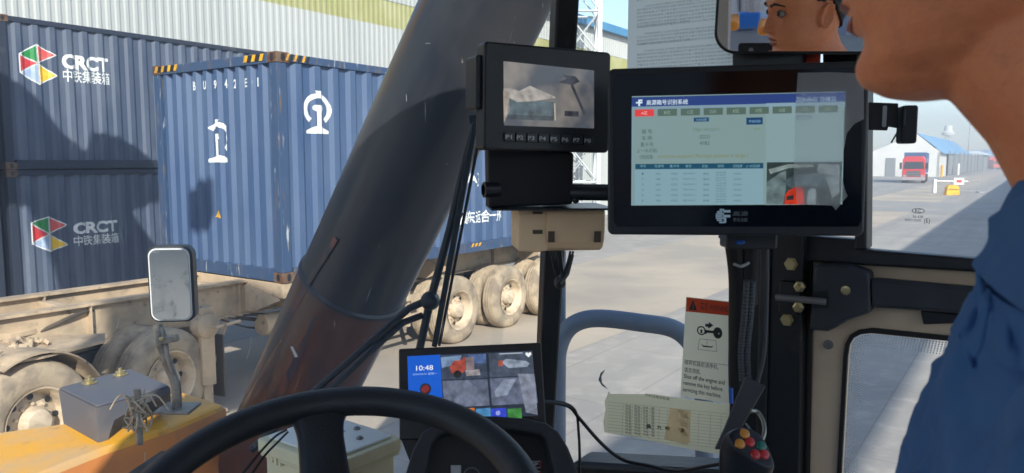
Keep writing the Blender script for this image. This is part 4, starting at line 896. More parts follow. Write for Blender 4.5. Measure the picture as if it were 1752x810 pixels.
        for i in range(len(pp) - 1):
            a, b = pp[i], pp[i + 1]; Ls = math.hypot(b[0] - a[0], b[1] - a[1])
            while dacc < Ls:
                k = dacc / Ls; mb.disc(DF, a[0] + (b[0] - a[0]) * k, a[1] + (b[1] - a[1]) * k, rad, mdot, -.0025, 6); dacc += sp
            dacc -= Ls
    mb.build('dotted_glass_border', t)
    # lock housing and pull bar
    mlk = mat('lock_grey_plastic', lin(38, 44, 50), .5, col2=lin(50, 55, 60), scale=8)
    mb = MB(); mb.prism(DF, dpx([(1393, 456), (1402, 452), (1456, 454), (1490, 466), (1492, 534), (1452, 548), (1432, 560), (1418, 566), (1386, 564)], .05), .02, .06, mlk); mb.build('lock_housing', t, bevel=.006, seg=3)
    mb = MB(); mb.prism(DF, dpx([(1490, 476), (1668, 492), (1900, 512), (1900, 566), (1664, 537), (1492, 526)], .05), .03, .058, mlk); mb.build('pull_bar', t, bevel=.006)
    mb = MB(); mb.prism(DF, dpx([(1575, 531), (1670, 540), (1670, 552), (1580, 555)], .03), .016, .034, M_steelblk); mb.build('catch_plate', t, bevel=.002)
    mb = MB(); mb.prism(DF, dpx([(1392, 500), (1417, 497), (1417, 528), (1392, 528)], .06), .0605, .0615, M_matte)
    u, v = DF.px(1447, 497, .06); mb.lathe(DF.p(u, v, .06), DF.ez, [(.0075, 0), (.007, .002), (.004, .0025), (.0035, .001), (0, .001)], M_bolt, 14); mb.build('lock_screw', t)
    mb = MB(); u, v = DF.px(1417, 590, .015); mb.lathe(DF.p(u, v, .015), DF.ez, [(.008, 0), (.0075, .003), (.005, .0035), (.0045, .0015), (0, .0015)], M_wirem, 14); mb.build('panel_screw', t)
    # striker between pillar and lock
    mb = MB(); u, v = DF.px(1330, 507, .06); u2, v2 = DF.px(1416, 515, .06)
    mb.tube([DF.p(u, v, .07), DF.p(u2, v2, .07)], .006, M_wirem, 10); f5 = DF
    x0, y0 = DF.px(1335, 480, .06); x1, y1 = DF.px(1368, 540, .06); mb.prism(DF, rrect(x0, x1, y1, y0, .004), .052, .066, M_steelblk); mb.build('door_striker', t, bevel=.002)
    mb = MB()
    for x, y in ((1368, 491), (1366, 526)):
        u, v = DF.px(x, y, .07); mb.lathe(DF.p(u, v, .066), DF.ez, [(.009, 0), (.009, .006), (.005, .007), (.005, .014), (0, .014)], M_bolt, 6)
    mb.build('striker_bolt', t)
    # etched maker's mark on the upper pane
    me = mat('etched_grey', lin(96, 104, 116), .6); mb = MB(); u, v = DF.px(1571, 361, -.004)
    for i in range(24):
        a, b = 2 * math.pi * i / 24, 2 * math.pi * (i + 1) / 24; mb.poly(DF, [(u + .0088 * math.cos(a), v + .004 * math.sin(a)), (u + .0088 * math.cos(b), v + .004 * math.sin(b)), (u + .0078 * math.cos(b), v + .0033 * math.sin(b)), (u + .0078 * math.cos(a), v + .0033 * math.sin(a))], me, -.004)
    mb.tpx(DF, 'KC', 1566, 357.5, 1576, 364.5, me, -.004); mb.tpx(DF, 'E6 43R', 1562, 369, 1580, 373, me, -.004); mb.tpx(DF, 'SAFETY GLASS', 1548, 375, 1576, 379, me, -.004); mb.tpx(DF, '(E)', 1581, 374, 1591, 384, me, -.004)
    mb.build('etched_mark', t)
    return t
cab()

def wiper():
    m = mat('wiper_black', lin(24, 26, 30), .45, col2=lin(60, 62, 64), scale=20, thr=(.6, .7))
    q = lambda x, y, o=0: P(x, y, 1.58 + o)
    t = thing('windscreen_wiper', 'long black wiper with its linkage on the outside of the windscreen', 'wiper', q(735, 520))
    mb = MB(); mb.tube([q(811, 205), q(796, 270, .03), q(770, 390, .06), q(735, 520, .10), q(712, 625, .12)], [.004, .0075, .0085, .0095, .009], m, 8); mb.build('wiper_arm', t)
    mb = MB(); mb.bar(q(814, 208), q(744, 590, .1), .012, .028, m, up=V((0, 1, 0))); mb.bar(q(822, 226, .012), q(752, 590, .11), .006, .02, M_rubber, up=V((0, 1, 0))); mb.build('wiper_blade', t, bevel=.002)
    mb = MB(); mb.bar(q(803, 206), q(822, 203), .02, .018, m); mb.bar(q(774, 365, .055), q(790, 372, .055), .015, .02, m); mb.build('blade_clip', t, bevel=.002)
    mb = MB(); mb.tube([q(736, 512, .1), q(700, 528, .08), q(640, 580, .02), q(540, 668, -.02), q(430, 770, -.05)], .0085, m, 8); mb.tube([q(722, 540, .1), q(690, 552, .07), q(630, 605, 0), q(560, 672, -.03), q(470, 770, -.05)], .0075, m, 8); mb.build('link_rod', t, smooth='auto')
    mb = MB(); mb.lathe(q(736, 515, .10), V((0, -1, .1)), [(.02, -.02), (.022, 0), (.018, .025), (.008, .03), (0, .03)], m, 16); mb.build('pivot', t)
wiper()

# ------------------------------------------------------------------ steering wheel
def steering():
    m = mat('wheel_grip', lin(30, 33, 37), .52, col2=lin(36, 40, 44), scale=10, bump=.12, bscale=260)
    c = P(566, 890, .745); tau = R(17); nrm = V((.02, -math.sin(tau), math.cos(tau))).normalized(); Rr = .208
    t = thing('steering_wheel', 'black steering wheel with thick rim, low in front of the camera', 'steering wheel', c)
    mb = MB(); k = 96; x = V((1, 0, 0)); x = (x - nrm * x.dot(nrm)).normalized(); y = nrm.cross(x); vs = []; kk = 18
    for i in range(k):
        a = 2 * math.pi * i / k; rd = x * math.cos(a) + y * math.sin(a)
        for j in range(kk):
            b = 2 * math.pi * j / kk; vs.append(c + rd * (Rr + .0195 * math.cos(b)) + nrm * (.018 * math.sin(b)))
    mb.add(vs, [(i * kk + j, ((i + 1) % k) * kk + j, ((i + 1) % k) * kk + (j + 1) % kk, i * kk + (j + 1) % kk) for i in range(k) for j in range(kk)], m); mb.build('rim', t, smooth=True)
    hub = c - nrm * .06
    for ang in (107, 227, 347):
        a = R(ang); rd = x * math.cos(a) + y * math.sin(a); td = nrm.cross(rd); mb = MB(); vs = []; n = 14
        for i in range(n + 1):
            s_ = i / n; q = hub + rd * (.03 + (Rr - .035) * s_) + nrm * (.055 * s_ ** 1.6); w = .026 + .006 * (1 - s_) + .020 * max(0, s_ - .75) * 4 * max(0, s_ - .75) * 4 * .55; h = .011
            for j in range(12):
                b = 2 * math.pi * j / 12; cx, cy = math.cos(b), math.sin(b); vs.append(q + td * (w * math.copysign(abs(cx) ** .7, cx)) + nrm * (h * math.copysign(abs(cy) ** .8, cy)))
        mb.add(vs, [(i * 12 + j, i * 12 + (j + 1) % 12, (i + 1) * 12 + (j + 1) % 12, (i + 1) * 12 + j) for i in range(n) for j in range(12)], m); mb.build('spoke', t, smooth=True)
    mb = MB(); mb.lathe(hub, nrm, [(0, .022), (.035, .02), (.055, .01), (.062, -.01), (.05, -.04), (0, -.04)], m, 28); mb.build('hub', t, smooth='auto')
    mb = MB(); mb.tube([hub - nrm * .03, hub - nrm * .5 + V((0, .1, 0))], .035, M_black, 16); mb.build('steering_column', t)
steering()

def console():
    m = mat('console_plastic', lin(44, 48, 52), .6, col2=lin(70, 70, 66), scale=22, thr=(.55, .85), bump=.08, bscale=300); m2 = mat('console_face', lin(28, 31, 34), .5)
    t = thing('instrument_console', 'dark hooded instrument console behind the steering wheel', 'console', P(850, 830, 1.05))
    f = F(P(850, 800, 1.0), (1, .06, 0), (0, .5, 1)); pl = lambda l, w=0.: [f.px(x, y, w) for x, y in l]
    arch = [(1005, 950), (990, 810), (972, 765), (955, 738), (935, 724), (900, 716), (850, 712), (800, 712), (755, 720), (722, 740), (706, 770), (694, 810), (680, 950)]
    inn = [(960, 950), (948, 810), (940, 776), (934, 752), (925, 744), (890, 737), (840, 733), (790, 736), (750, 744), (738, 760), (728, 810), (722, 950)]
    mb = MB(); mb.prism(f, pl(arch) + pl(inn)[::-1], -.16, .0, m); mb.build('hood', t, bevel=.004)
    mb = MB(); mb.prism(f, pl(inn, -.05), -.07, -.05, m2); mb.build('face_panel', t)
    mlt = mat('switch_white', lin(190, 196, 196), .5); mrd = mat('switch_red', lin(180, 50, 44), .5); mb = MB()
    q = lambda x0, y0, x1, y1, w0, w1, mm, b=mb: b.prism(f, pl([(x0, y1), (x1, y1), (x1, y0), (x0, y0)], -.045), w0, w1, mm)
    q(771, 796, 789, 818, -.05, -.044, mlt); mb.build('rocker_switch', t, bevel=.001)
    mb = MB(); mb.prism(f, pl([(882, 818), (895, 818), (895, 788), (882, 788)], -.045), -.05, -.043, m); mb.build('rocker_switch', t, bevel=.001)
    mb = MB()
    for y in (795, 812):
        for (a, b, c, d) in ((911, y - 6, 924, y - 4.6), (911, y + 4.6, 924, y + 6), (911, y - 6, 912.4, y + 6)): mb.prism(f, pl([(a, d), (c, d), (c, b), (a, b)], -.047), -.0495, -.048, mlt)
        mb.prism(f, pl([(924, y + 6), (926, y + 6), (926, y - 6), (924, y - 6)], -.047), -.0495, -.048, mrd)
        mb.tpx(f, 'P' if y < 800 else 'H', 914, y - 3.5, 921, y + 3.5, mlt, -.0478, .03)
        mb.prism(f, pl([(904, y + 4), (909, y + 4), (909, y - 4), (904, y - 4)], -.047), -.0495, -.048, mat('switch_grey', lin(110, 116, 118), .5))
    mb.build('warning_symbol', t)
    mb = MB(); u, v = f.px(807, 815, -.05)
    for i in range(20):
        a, b = math.pi * i / 20, math.pi * (i + 1) / 20; mb.poly(f, [(u + .012 * math.cos(a), v + .012 * math.sin(a)), (u + .012 * math.cos(b), v + .012 * math.sin(b)), (u + .0105 * math.cos(b), v + .0105 * math.sin(b)), (u + .0105 * math.cos(a), v + .0105 * math.sin(a))], mat('switch_grey'), -.048)
    mb.build('gauge_ring', t)
    mb = MB(); mb.prism(F(P(850, 905, 1.06), (1, .06, 0), (0, 1, .05)), [(-.16, -.1), (.12, -.1), (.12, .1), (-.16, .1)], -.3, -.01, m); mb.build('pedestal', t)
console()

# ------------------------------------------------------------------ screens
def em(name, c, e=1.0):
    if 'px_' + name in MATS: return MATS['px_' + name]
    m = mat('px_' + name, lin(*c), .25, emit=e * .62); n = m.node_tree; b = n.nodes['Principled BSDF']
    if name[0] in 'vt' and name[:2] not in ('th', 'td', 'tb', 'tw') or name in ('tan', 'teal', 'pale', 'dk', 'shade'):   # live video is never an even tone
        tc = n.nodes.new('ShaderNodeTexCoord'); nz = n.nodes.new('ShaderNodeTexNoise'); nz.inputs['Scale'].default_value = 90; nz.inputs['Detail'].default_value = 6; n.links.new(tc.outputs['Object'], nz.inputs[0])
        mr = n.nodes.new('ShaderNodeMapRange'); mr.inputs[1].default_value = .3; mr.inputs[2].default_value = .7; mr.inputs[3].default_value = .3; mr.inputs[4].default_value = .75
        if c == (14, 78, 176): mr.inputs[3].default_value = .62; mr.inputs[4].default_value = .7
        n.links.new(nz.outputs[0], mr.inputs[0]); n.links.new(mr.outputs[0], b.inputs['Emission Strength'])
    return m
def bezel(mb, f, W, Hh, d, r, m, inset): mb.rbox(f, 0, W, -Hh, 0, -d, 0, r, m, 6)
def monitor_camera():
    tl, tr, bl = P(829, 70, 1.0), P(1046, 90, 1.085), P(830, 257, 1.0)
    f = frame3(tl, tr, bl); W = (tr - tl).length; Hh = (tl - bl).length
    t = thing('camera_monitor', 'black monitor with grey camera picture and a row of eight buttons', 'monitor', f.p(W / 2, -Hh, 0))
    mb = MB(); mb.rbox(f, 0, W, -Hh, 0, -.028, 0, .006, M_black, 5); mb.build('housing', t, bevel=.003)
    mb = MB(); mb.rbox(f, -.008, .02, -Hh * .62, -Hh * .12, -.045, -.008, .004, M_black); mb.build('side_bracket', t, bevel=.002)
    a = [f.px(x, y) for x, y in ((861, 105), (1016, 121), (1016, 220), (862, 215))]
    mg = mat('lcd_dusk', lin(112, 108, 106), .25, emit=.56); n = mg.node_tree; b = n.nodes['Principled BSDF']
    tc = n.nodes.new('ShaderNodeTexCoord'); nz = n.nodes.new('ShaderNodeTexNoise'); nz.inputs['Scale'].default_value = 14; nz.inputs['Detail'].default_value = 3
    rp = n.nodes.new('ShaderNodeValToRGB'); rp.color_ramp.elements[0].color = (*lin(72, 76, 84), 1); rp.color_ramp.elements[1].color = (*lin(128, 122, 116), 1); rp.color_ramp.elements[0].position = .4; rp.color_ramp.elements[1].position = .62
    n.links.new(tc.outputs['Object'], nz.inputs[0]); n.links.new(nz.outputs[0], rp.inputs[0]); n.links.new(rp.outputs[0], b.inputs['Emission Color'])
    mb = MB(); mb.poly(f, a, mg, .0006)
    mb.ppx(f, [(861, 152), (872, 151), (888, 156), (907, 147), (925, 155), (948, 165), (952, 168), (920, 172), (905, 175), (880, 176), (870, 168)], em('tan', (158, 152, 146)), .0009)
    mb.ppx(f, [(872, 168), (885, 175), (905, 174), (930, 173), (950, 176), (948, 207), (868, 204), (868, 190)], em('teal', (78, 92, 98)), .0012)
    mb.ppx(f, [(861, 155), (872, 158), (872, 190), (862, 210)], em('pale', (146, 136, 126)), .0012)
    mb.ppx(f, [(868, 196), (948, 199), (946, 207), (866, 204)], em('dk', (60, 68, 74)), .0014)
    mb.ppx(f, [(948, 177), (950, 177), (951, 206), (949, 206)], em('lt', (170, 160, 150)), .0016)
    for l in ([(963, 128), (985, 131), (992, 140), (980, 146), (955, 141), (970, 135)], [(976, 146), (981, 146), (1003, 196), (998, 196)], [(966, 190), (990, 191), (990, 200), (966, 199)]): mb.ppx(f, l, em('shade', (58, 60, 70)), .0014)
    mb.build('screen', t)
    mb = MB(); mlet = mat('button_letter', lin(190, 194, 196), .5); mk = mat('button_grey', lin(44, 48, 52), .4)
    for i in range(8):
        x0 = 862 + i * 19.3; y0 = 227 + i * .95; mb = MB(); a = f.px(x0, y0 + 14.5); c = f.px(x0 + 17.5, y0); mb.rbox(f, a[0], c[0], a[1], c[1], 0, .003, .0012, mk, 3); bt = mb.build('button', t, bevel=.0005)
        mb = MB(); mb.tpx(f, 'P%d' % (i + 1), x0 + 3, y0 + 4, x0 + 14, y0 + 11, mlet, .0033, .02); mb.build('lettering', bt)
    # plate and arm that carry it
    t2 = thing('monitor_mount', 'black square mount box with a horizontal arm under the camera monitor', 'bracket', P(908, 350, 1.12))
    g = F(P(834, 258, 1.06), V((1, .12, 0)), (0, 0, 1)); mb = MB(); l = [g.px(x, y) for x, y in ((834, 240), (982, 262), (980, 350), (836, 356))]
    mb.prism(g, l, -.05, 0, M_matte); mb.build('mount_box', t2, bevel=.003)
    mb = MB(); mb.tube([P(980, 331, 1.08), P(1010, 331, 1.07), P(1120, 333, 1.06)], .0105, M_black, 12); mb.tube([P(980, 322, 1.1), P(1060, 323, 1.09)], .006, M_black, 8); mb.ball(P(985, 343, 1.07), .005, M_black, 6); mb.build('arm', t2, smooth='auto')
    mb = MB(); mb.lathe(P(830, 325, 1.06), V((-1, -.4, 0)), [(.0, -.02), (.011, -.02), (.011, .002), (.008, .003), (.008, -.01), (0, -.01)], M_black, 16); mb.build('clamp_ring', t2)
    mb = MB(); mb.prism(F(P(840, 357, 1.05), (1, .1, 0), (-.1, 1, 0)), [(0, -.005), (.175, -.012), (.175, .13), (0, .12)], -.003, .0, mat('shelf_steel', lin(60, 64, 66), .35, .6)); mb.build('shelf', t2, bevel=.001)
monitor_camera()

def junction():
    m = mat('beige_box_plastic', lin(236, 204, 160), .55, col2=lin(222, 192, 150), scale=6); mh = mat('slot_brown', lin(88, 76, 62), .7)
    Y = 1.08; f = F(P(936, 360, Y), (1, .12, 0), (0, .0, 1)); e = lambda x, y: f.px(x, y)
    t = thing('beige_junction_box', 'beige plastic cable box with rounded bottom hanging under the mount shelf', 'junction box', P(960, 432, Y))
    w = f.px(1036, 360)[0]; prof = [(0, 0), (0, -.030), (-.004, -.046), (-.012, -.056), (-.024, -.061), (-.09, -.061), (-.09, 0)]
    fe = F(f.p(0, 0, 0), -f.ez, f.ey) ; mb = MB(); sd = F(f.p(-.0, 0, 0), -f.ez, f.ey)
    mb.prism(F(f.p(0, 0, 0), -f.ez, f.ey), [(-a, b) for a, b in prof], -w, 0, m) if False else mb.prism(F(f.p(0, 0, 0), f.ez, f.ey), [(a, b) for a, b in prof], 0, -w, m)
    # left part set back at an angle
    mb.prism(f, [e(887, 358), e(938, 358), e(938, 430), e(920, 433), e(887, 431)], -.09, -.004, m); mb.build('case', t, bevel=.003)
    mb = MB()
    for x0, y0, x1, y1 in ((912, 363, 929, 367), (912, 394, 929, 401)): a = f.px(x0, y1); c = f.px(x1, y0); mb.box(f, a[0], c[0], a[1], c[1], -.01, -.0025, mh)
    for x0 in (938, 1017): a = f.px(x0, 415); c = f.px(x0 + 11, 396); mb.box(f, a[0], c[0], a[1], c[1], -.012, .0008, mh)
    mb.build('slot', t)
    mb = MB(); b0 = P(958, 484, Y + .03)
    for x, dx in ((942, 0), (947, 1), (952, 2), (976, 3), (981, 4)): mb.tube(smooth_path([P(x, 430, Y + .02), P(x + (957 - x) * .3, 452, Y + .02), P(958 + (x - 958) * .25, 474, Y + .03), b0]), .0017, M_black, 6)
    mb.tube([P(955, 430, Y + .04), P(960, 480, Y + .03)], .006, M_black, 8); mb.tube([P(978, 436, Y + .03), P(970, 468, Y + .03), P(957, 486, Y + .02)], .004, M_black, 8); mb.ball(b0, .009, M_black, 8); mb.build('cable', t, smooth='auto')
junction()

def monitor_main():
    tl, tr, bl = P(1040, 118, 1.00), P(1489, 104, .945), P(1038, 402, 1.00)
    f = frame3(tl, tr, bl); W = (tr - tl).length; Hh = (tl - bl).length
    t = thing('touchscreen_monitor', 'large black touchscreen with a blue and green software page, in front of the driver', 'monitor', f.p(W / 2, -Hh, 0))
    mgl = mat('gloss_black_panel', lin(8, 11, 13), .12); mfr = mat('bezel_grey_black', lin(34, 39, 43), .45)
    mb = MB(); mb.rbox(f, 0, W, -Hh, 0, -.035, 0, .008, mfr, 6); mb.build('housing', t, bevel=.003)
    mb = MB(); mb.ppx(f, [(1056, 128), (1468, 116), (1474, 122), (1474, 378), (1468, 388), (1056, 388), (1050, 380), (1050, 134)], mgl, .0008); mb.build('glass_panel', t)
    mb = MB()
    L = lambda x0, y0, x1, y1, c, w: mb.ppx(f, [(x0, y1), (x1, y1), (x1, y0), (x0, y0)], em('c%d_%d_%d' % c, c), w)
    sk_ = lambda x, y: y - (x - 1081) * (8 / 366) if y < 260 else y - (x - 1081) * (1 / 366) * (352 - y) / 12   # rows tilt less towards the bottom
    def q(x0, y0, x1, y1, c, w):
        mb.ppx(f, [(x0, sk_(x0, y1)), (x1, sk_(x1, y1)), (x1, sk_(x1, y0)), (x0, sk_(x0, y0))], em('c%d_%d_%d' % c, c), w)
    def tx(s, x0, y0, x1, y1, c, w=.0022, b=0.0):
        dy = (sk_((x0 + x1) / 2, (y0 + y1) / 2) - (y0 + y1) / 2); mb.tpx(f, s, x0, y0 + dy, x1, y1 + dy, em('c%d_%d_%d' % c, c), w, b)
    mb.ppx(f, [(1081, 165), (1446, 157), (1438, 350), (1080, 352)], em('page', (112, 134, 134)), .0012)
    mb.ppx(f, [(1310, 186), (1445, 183), (1441, 350), (1310, 351)], em('page2', (116, 140, 144)), .0014)
    mb.ppx(f, [(1081, 167), (1446, 158), (1446, 177), (1081, 185)], em('bar', (34, 56, 112)), .0015)
    mb.ppx(f, [(1310, 177), (1446, 174), (1446, 183), (1310, 186)], em('bar3', (116, 142, 156)), .0016)
    mb.ppx(f, [(1081, 183), (1310, 178), (1310, 184), (1081, 189)], em('bar2', (112, 136, 150)), .0016)
    mb.ppx(f, [(1081, 184), (1083, 184), (1082, 352), (1080, 352)], em('bar2', (112, 136, 150)), .0016)
    wh = (190, 205, 214); tx('高源箱号识别系统', 1106, 172, 1177, 181, wh, b=.01); tx('F', 1092, 171, 1099, 182, wh, b=.06); mb.ppx(f, [(1088, 175), (1096, 174.5), (1096, 177), (1088, 177.5)], em('c190_205_214', wh), .0022)
    tx('2024-04-01 10:48:32', 1362, 173, 1430, 181, (150, 176, 190))
    for i in range(9):
        x = 1086 + i * 39.3; c = (196, 58, 60) if i == 0 else (72, 92, 84); q(x, 188, x + 33, 200, c, .0018); tx('%s区' % 'ABCDEFGHJ'[i], x + 11, 191.5, x + 22, 197, (220, 170, 160) if i == 0 else (130, 150, 140))
    q(1187, 204, 1213, 211, (24, 62, 96), .0018); tx('当前位置', 1191, 206, 1209, 209.5, (130, 160, 180)); q(1277, 206, 1305, 218, (18, 56, 94), .0018); tx('手动识别', 1281, 210, 1301, 215, (120, 160, 190))
    q(1362, 204, 1389, 211, (92, 116, 124), .0018); tx('当前图像', 1366, 206, 1385, 209.5, (140, 160, 168))
    dk = (52, 78, 70)
    for s, x0, y0, x1, y1 in (('箱 号:', 1098, 222, 1117, 230), ('车 牌:', 1098, 233, 1117, 241), ('集卡号:', 1096, 244, 1119, 252), ('上一次识别:', 1089, 255, 1125, 262), ('识别结果:', 1094, 265.5, 1118, 273)): tx(s, x0, y0, x1, y1, dk)
    tx('TBJU 9412211', 1185, 222, 1230, 229, (84, 112, 92)); tx('02223', 1197, 234, 1214, 240, dk); tx('4782', 1197, 245, 1214, 251, dk); tx('machine support: Perhaps picture is large !', 1126, 266, 1280, 274, (110, 112, 60))
    tx('正常', 1290, 224, 1300, 228, (96, 120, 60))
    mb.ppx(f, [(1087, 281), (1306, 279), (1306, 288.5), (1087, 290)], em('thead', (20, 66, 88)), .0018)
    for s, x in (('序号', 1095), ('车道号', 1120), ('集卡号', 1146), ('箱号', 1173), ('状态', 1201), ('时间', 1228), ('识别结果', 1254), ('上一次识别结果', 1276)): mb.tpx(f, s, x, 282, x + (24 if len(s) > 5 else 16 if len(s) > 2 else 10), 287, em('thl', (110, 150, 160)), .0022)
    mb.ppx(f, [(1086, 290), (1306, 288.5), (1306, 350), (1086, 351)], em('tbody', (114, 144, 154)), .0016)
    for r_ in range(6):
        y = 296 + r_ * 9.2
        for s, x, w in (('%d' % (r_ + 1), 1098, 3), ('A0%d' % (r_ + 1), 1122, 8), ('47%d2' % r_, 1148, 11), ('TBJU94%d2211' % r_, 1168, 23), ('重箱', 1203, 10), ('识别成功', 1254, 15)): mb.tpx(f, s, x, y, x + w, y + 3.2, em('td', (62, 92, 98)), .0022)
        for k in range(2): mb.tpx(f, '10:4%d:3%d' % (r_, k), 1225, y - 2 + k * 4.2, 1242, y + .6 + k * 4.2, em('td', (62, 92, 98)), .0022)
    # camera picture in the page
    mb.ppx(f, [(1312, 278), (1441, 277), (1438, 350), (1311, 350)], em('v0', (44, 58, 58)), .0018)
    mb.ppx(f, [(1312, 312), (1335, 296), (1345, 292), (1345, 320), (1340, 350), (1311, 350)], em('v1', (92, 108, 110)), .002)
    mb.ppx(f, [(1340, 310), (1360, 300), (1400, 296), (1425, 300), (1412, 322), (1380, 318), (1352, 322)], em('v2', (68, 84, 90)), .0022)
    mb.ppx(f, [(1315, 290), (1350, 281), (1392, 282), (1392, 286), (1350, 288), (1318, 298)], em('v3', (120, 134, 132)), .0022)
    mb.ppx(f, [(1400, 281), (1437, 282), (1436, 330), (1424, 340), (1415, 310), (1398, 292)], em('v4', (112, 126, 130)), .0022)
    mb.ppx(f, [(1388, 322), (1396, 324), (1396, 350), (1380, 350), (1382, 328)], em('v4', (112, 126, 130)), .0024)
    mb.ppx(f, [(1350, 326), (1361, 320), (1374, 322), (1376, 350), (1342, 350), (1344, 332)], em('v5', (188, 52, 28)), .0026); mb.ppx(f, [(1346, 336), (1358, 334), (1358, 342), (1345, 343)], em('v6', (50, 40, 40)), .0028)
    mb.build('screen', t)
    # maker's badge under the page
    mb = MB(); mlg = em('badge', (96, 116, 132), .8); u, v = f.px(1237, 370)
    for i in range(7):
        y = v + .0082 - i * .0027; h = .0011; x = math.sqrt(max(0, .0093 ** 2 - (y - v) ** 2)); mb.poly(f, [(u - x, y - h), (u - .001 if i % 2 else u + .001, y - h), (u - .001 if i % 2 else u + .001, y + h), (u - x, y + h)], mlg, .0012)
    for y0 in (.0062, .0, ): mb.poly(f, [(u, v + y0 - .0016), (u + .009, v + y0 - .0016), (u + .009, v + y0 + .0016), (u, v + y0 + .0016)], mlg, .0012)
    mb.poly(f, [(u + .001, v - .009), (u + .004, v - .0085), (u + .004, v - .002), (u + .001, v - .002)], mlg, .0012)
    mb.tpx(f, '高源', 1254, 362, 1280, 370, em('badge2', (52, 62, 68), .8), .0012); mb.tpx(f, '科技', 1254, 373, 1280, 380, em('badge2', (52, 62, 68), .8), .0012); mb.build('maker_badge', t)
    # protective film lifting on the right
    mf = glassmat('peeling_film', .5, (.85, .87, .87), dvar=False, rough=.3); mb = MB()
    l = [(1365, 125), (1420, 124), (1478, 126), (1478, 204), (1462, 212), (1449, 228), (1443, 260), (1440, 300), (1446, 325), (1450, 336), (1442, 345), (1430, 360), (1424, 352), (1364, 350), (1358, 300), (1360, 200)]
    mb.ppx(f, l, mf, .005); mb.build('protective_film', t)
    # stand post behind and its cable bundle
    return f
monitor_main()

def tablet():
    tl, tr, bl = P(682, 597, 1.13), P(926, 586, 1.14), P(686, 757, 1.08)
    f = frame3(tl, tr, bl); W = (tr - tl).length; Hh = (tl - bl).length * .98
    t = thing('recorder_tablet', 'tablet screen showing clock 10:48 and four camera pictures, above the steering wheel', 'tablet', f.p(W / 2, -Hh, 0))
    mb = MB(); mb.rbox(f, 0, W, -Hh, 0, -.02, 0, .003, M_black, 3); mb.build('housing', t, bevel=.002)
    mb = MB(); S = [f.px(x, y) for x, y in ((697, 609), (909, 600), (919, 712), (928, 757), (700, 770))]
    def q(pl, c, w): mb.ppx(f, pl, em('t%d_%d_%d' % c, c), w)
    q([(697, 610), (753, 607), (759, 712), (700, 712)], (14, 78, 176), .0008)
    q([(753, 607), (910, 600), (920, 712), (759, 716)], (34, 44, 60), .0008)
    q([(754, 608), (831, 605), (834, 647), (756, 650)], (56, 66, 84), .0011)
    q([(754, 612), (790, 608), (786, 622), (756, 630)], (108, 130, 160), .0014); q([(800, 607), (831, 606), (832, 622), (806, 622)], (74, 96, 140), .0014)
    q([(770, 628), (776, 618), (790, 616), (792, 612), (796, 612), (797, 632), (793, 638), (772, 640)], (150, 66, 54), .0016)
    q([(796, 612), (810, 611), (812, 632), (798, 634)], (120, 108, 112), .0017); q([(796, 634), (820, 632), (822, 642), (798, 644)], (146, 140, 144), .0018)
    u, v = f.px(783, 641); mb.disc(f, u, v, .006, em('tyre_px', (30, 32, 38)), .002)
    q([(836, 605), (911, 601), (914, 642), (838, 646)], (66, 76, 92), .0011); q([(858, 620), (866, 614), (900, 618), (906, 622), (902, 628), (870, 630)], (138, 150, 166), .0014); q([(852, 618), (860, 616), (861, 626), (853, 627)], (150, 76, 60), .0016)
    q([(757, 652), (834, 649), (838, 694), (760, 698)], (84, 92, 112), .0011); q([(757, 652), (800, 651), (834, 680), (838, 694), (760, 698)], (98, 106, 126), .0012)
    q([(838, 648), (915, 644), (920, 690), (842, 694)], (92, 100, 122), .0011); q([(846, 670), (862, 650), (884, 648), (868, 676), (848, 680)], (128, 138, 158), .0014)
    q([(886, 640), (914, 640), (920, 710), (900, 706)], (120, 126, 142), .0013)
    for x0, x1, c in ((762, 786, (134, 52, 50)), (788, 812, (176, 98, 40)), (814, 839, (72, 132, 180)), (840, 866, (46, 66, 190)), (868, 892, (60, 128, 60))): q([(x0, 700), (x1, 698), (x1 + 1, 716), (x0 + 1, 718)], c, .0016)
    for x, s in ((774, '▶'), (800, '☰'), (852, '⚙')): mb.tpx(f, s, x - 4, 703, x + 4, 711, em('tw', (220, 224, 226)), .002)
    wt = em('tw', (220, 224, 226)); mb.tpx(f, '10:48', 712, 625.5, 741, 634, wt, .0014); mb.tpx(f, '2024-04-01 星期一', 706, 638, 748, 642, em('tw2', (150, 180, 220)), .0014)
    u, v = f.px(728, 666); mb.disc(f, u, v, .0085, em('tr0', (36, 38, 48)), .0014); mb.disc(f, u, v, .0058, em('tr1', (120, 40, 44)), .0018)
    u, v = f.px(904, 607); s_ = .0045; mb.poly(f, [(u, v - s_), (u + s_, v), (u + s_ * .9, v + s_ * .6), (u + s_ * .45, v + s_ * .75), (u, v + s_ * .35), (u - s_ * .45, v + s_ * .75), (u - s_ * .9, v + s_ * .6), (u - s_, v)], wt, .0016)
    mb.tpx(f, '▬▬▬▬▬', 854, 604, 894, 606, em('tw3', (150, 160, 170)), .0014)
    mb.build('screen', t)
    mb = MB(); mb.prism(f, [(.0, -Hh + .002), (W * .15, -Hh + .002), (W * .15, -Hh - .05), (.02, -Hh - .05)], -.03, -.022, M_black); mb.build('stand', t)
tablet()
